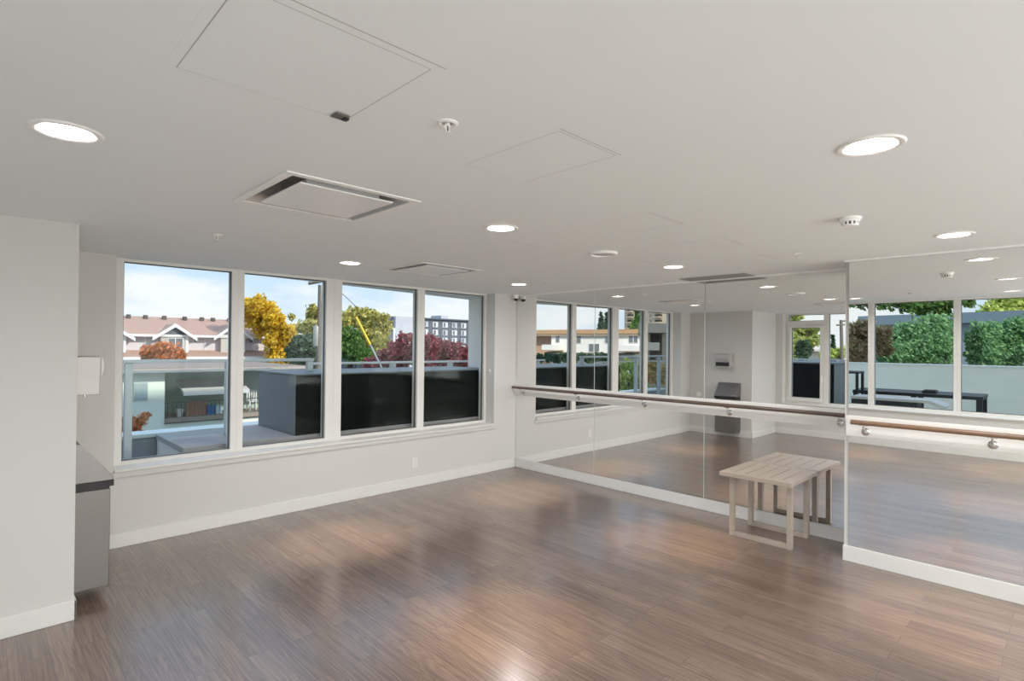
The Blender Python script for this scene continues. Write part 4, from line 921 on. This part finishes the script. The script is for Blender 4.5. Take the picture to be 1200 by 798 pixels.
# ------------------------------------------------------------------ sky, sun, render settings
def world():
    w = bpy.data.worlds.new('sky'); S.world = w; w.use_nodes = True; nt = w.node_tree; nt.nodes.clear(); L = nt.links.new
    out = N(nt, 'ShaderNodeOutputWorld'); bg = N(nt, 'ShaderNodeBackground'); bg.inputs['Strength'].default_value = SKY
    tc = N(nt, 'ShaderNodeTexCoord'); sp = N(nt, 'ShaderNodeSeparateXYZ'); L(tc.outputs['Generated'], sp.inputs[0])
    gr = N(nt, 'ShaderNodeValToRGB'); e = gr.color_ramp.elements
    e[0].position = .0; e[0].color = (.30, .30, .30, 1)
    e[1].position = 1.; e[1].color = (.50, .66, .95, 1)
    for p, c in ((.495, (.35, .35, .34)), (.5, (.76, .86, .97)), (.54, (.66, .81, 1.0)), (.60, (.52, .73, 1.0)), (.75, (.62, .76, 1.0))):
        q = e.new(p); q.color = (*c, 1)
    mr = N(nt, 'ShaderNodeMath', operation='MULTIPLY_ADD'); mr.inputs[1].default_value = .5; mr.inputs[2].default_value = .5; L(sp.outputs['Z'], mr.inputs[0]); L(mr.outputs[0], gr.inputs['Fac'])
    mp = N(nt, 'ShaderNodeMapping'); mp.inputs['Scale'].default_value = (2.6, 2.6, 7.5); mp.inputs['Location'].default_value = (.35, .2, .1); L(tc.outputs['Generated'], mp.inputs['Vector'])
    nz = N(nt, 'ShaderNodeTexNoise'); nz.inputs['Scale'].default_value = 1.5; nz.inputs['Detail'].default_value = 7; nz.inputs['Roughness'].default_value = .55; L(mp.outputs[0], nz.inputs['Vector'])
    # more cloud low in the sky
    lo = N(nt, 'ShaderNodeMapRange'); lo.inputs['From Min'].default_value = .02; lo.inputs['From Max'].default_value = .20; lo.inputs['To Min'].default_value = .10; lo.inputs['To Max'].default_value = -.12
    L(sp.outputs['Z'], lo.inputs['Value'])
    ad = N(nt, 'ShaderNodeMath', operation='ADD'); L(nz.outputs['Fac'], ad.inputs[0]); L(lo.outputs[0], ad.inputs[1])
    cr = N(nt, 'ShaderNodeValToRGB'); cr.color_ramp.elements[0].position = .50; cr.color_ramp.elements[0].color = (0, 0, 0, 1); cr.color_ramp.elements[1].position = .64; cr.color_ramp.elements[1].color = (1, 1, 1, 1)
    L(ad.outputs[0], cr.inputs['Fac'])
    mx = N(nt, 'ShaderNodeMix', data_type='RGBA'); mx.inputs['B'].default_value = (.93, .95, .98, 1); L(cr.outputs['Color'], mx.inputs['Factor']); L(gr.outputs['Color'], mx.inputs['A'])
    # high sky made brighter towards the zenith for the lighting
    hi = N(nt, 'ShaderNodeMapRange'); hi.inputs['From Min'].default_value = .35; hi.inputs['From Max'].default_value = .9; hi.inputs['To Min'].default_value = 1.; hi.inputs['To Max'].default_value = 1.8; L(sp.outputs['Z'], hi.inputs['Value'])
    vm = N(nt, 'ShaderNodeVectorMath', operation='SCALE'); L(mx.outputs['Result'], vm.inputs[0]); L(hi.outputs[0], vm.inputs['Scale'])
    L(vm.outputs[0], bg.inputs['Color']); L(bg.outputs[0], out.inputs['Surface'])
SKY = 1.0; REAR_FILL = 112.; BACK_FILL = 14.
world()
al = bpy.data.lights.new('added_fill', 'AREA'); al.shape = 'RECTANGLE'; al.size = 1.75; al.size_y = 1.75; al.energy = BACK_FILL; al.color = (1, .985, .955)
ao = bpy.data.objects.new('added_fill_back', al); COL.objects.link(ao); ao.location = (XK-.36, -6.35, 1.52); ao.rotation_euler = (math.radians(95), 0, math.radians(-90))  # area lamp added outside the unseen end of the back windows
al = bpy.data.lights.new('added_fill', 'AREA'); al.shape = 'RECTANGLE'; al.size = 4.9; al.size_y = 1.8; al.energy = REAR_FILL; al.color = (1, .985, .955)
ao = bpy.data.objects.new('added_fill_rear', al); COL.objects.link(ao); ao.location = (-3.45, YR-.35, 1.50); ao.rotation_euler = (math.radians(92), 0, 0)  # area lamp added behind the invented rear windows to brighten the ceiling
sl = bpy.data.lights.new('sun', 'SUN'); sl.energy = 3.8; sl.angle = math.radians(1.0); sl.color = (1, .93, .82)
so = bpy.data.objects.new('sun', sl); COL.objects.link(so)
sd = Vector((-.50, .85, -.66)).normalized(); so.rotation_euler = sd.to_track_quat('-Z', 'Y').to_euler(); so.location = (-10, -30, 30)
S.view_settings.view_transform = 'Standard'; S.view_settings.look = 'None'; S.view_settings.gamma = 1.; S.view_settings.exposure = 0.10
S.view_settings.use_curve_mapping = False
cy = S.cycles
cy.use_denoising = True; cy.max_bounces = 14; cy.diffuse_bounces = 7; cy.glossy_bounces = 8; cy.transparent_max_bounces = 24; cy.transmission_bounces = 6
cy.sample_clamp_indirect = 4.; cy.caustics_reflective = True; cy.blur_glossy = .3
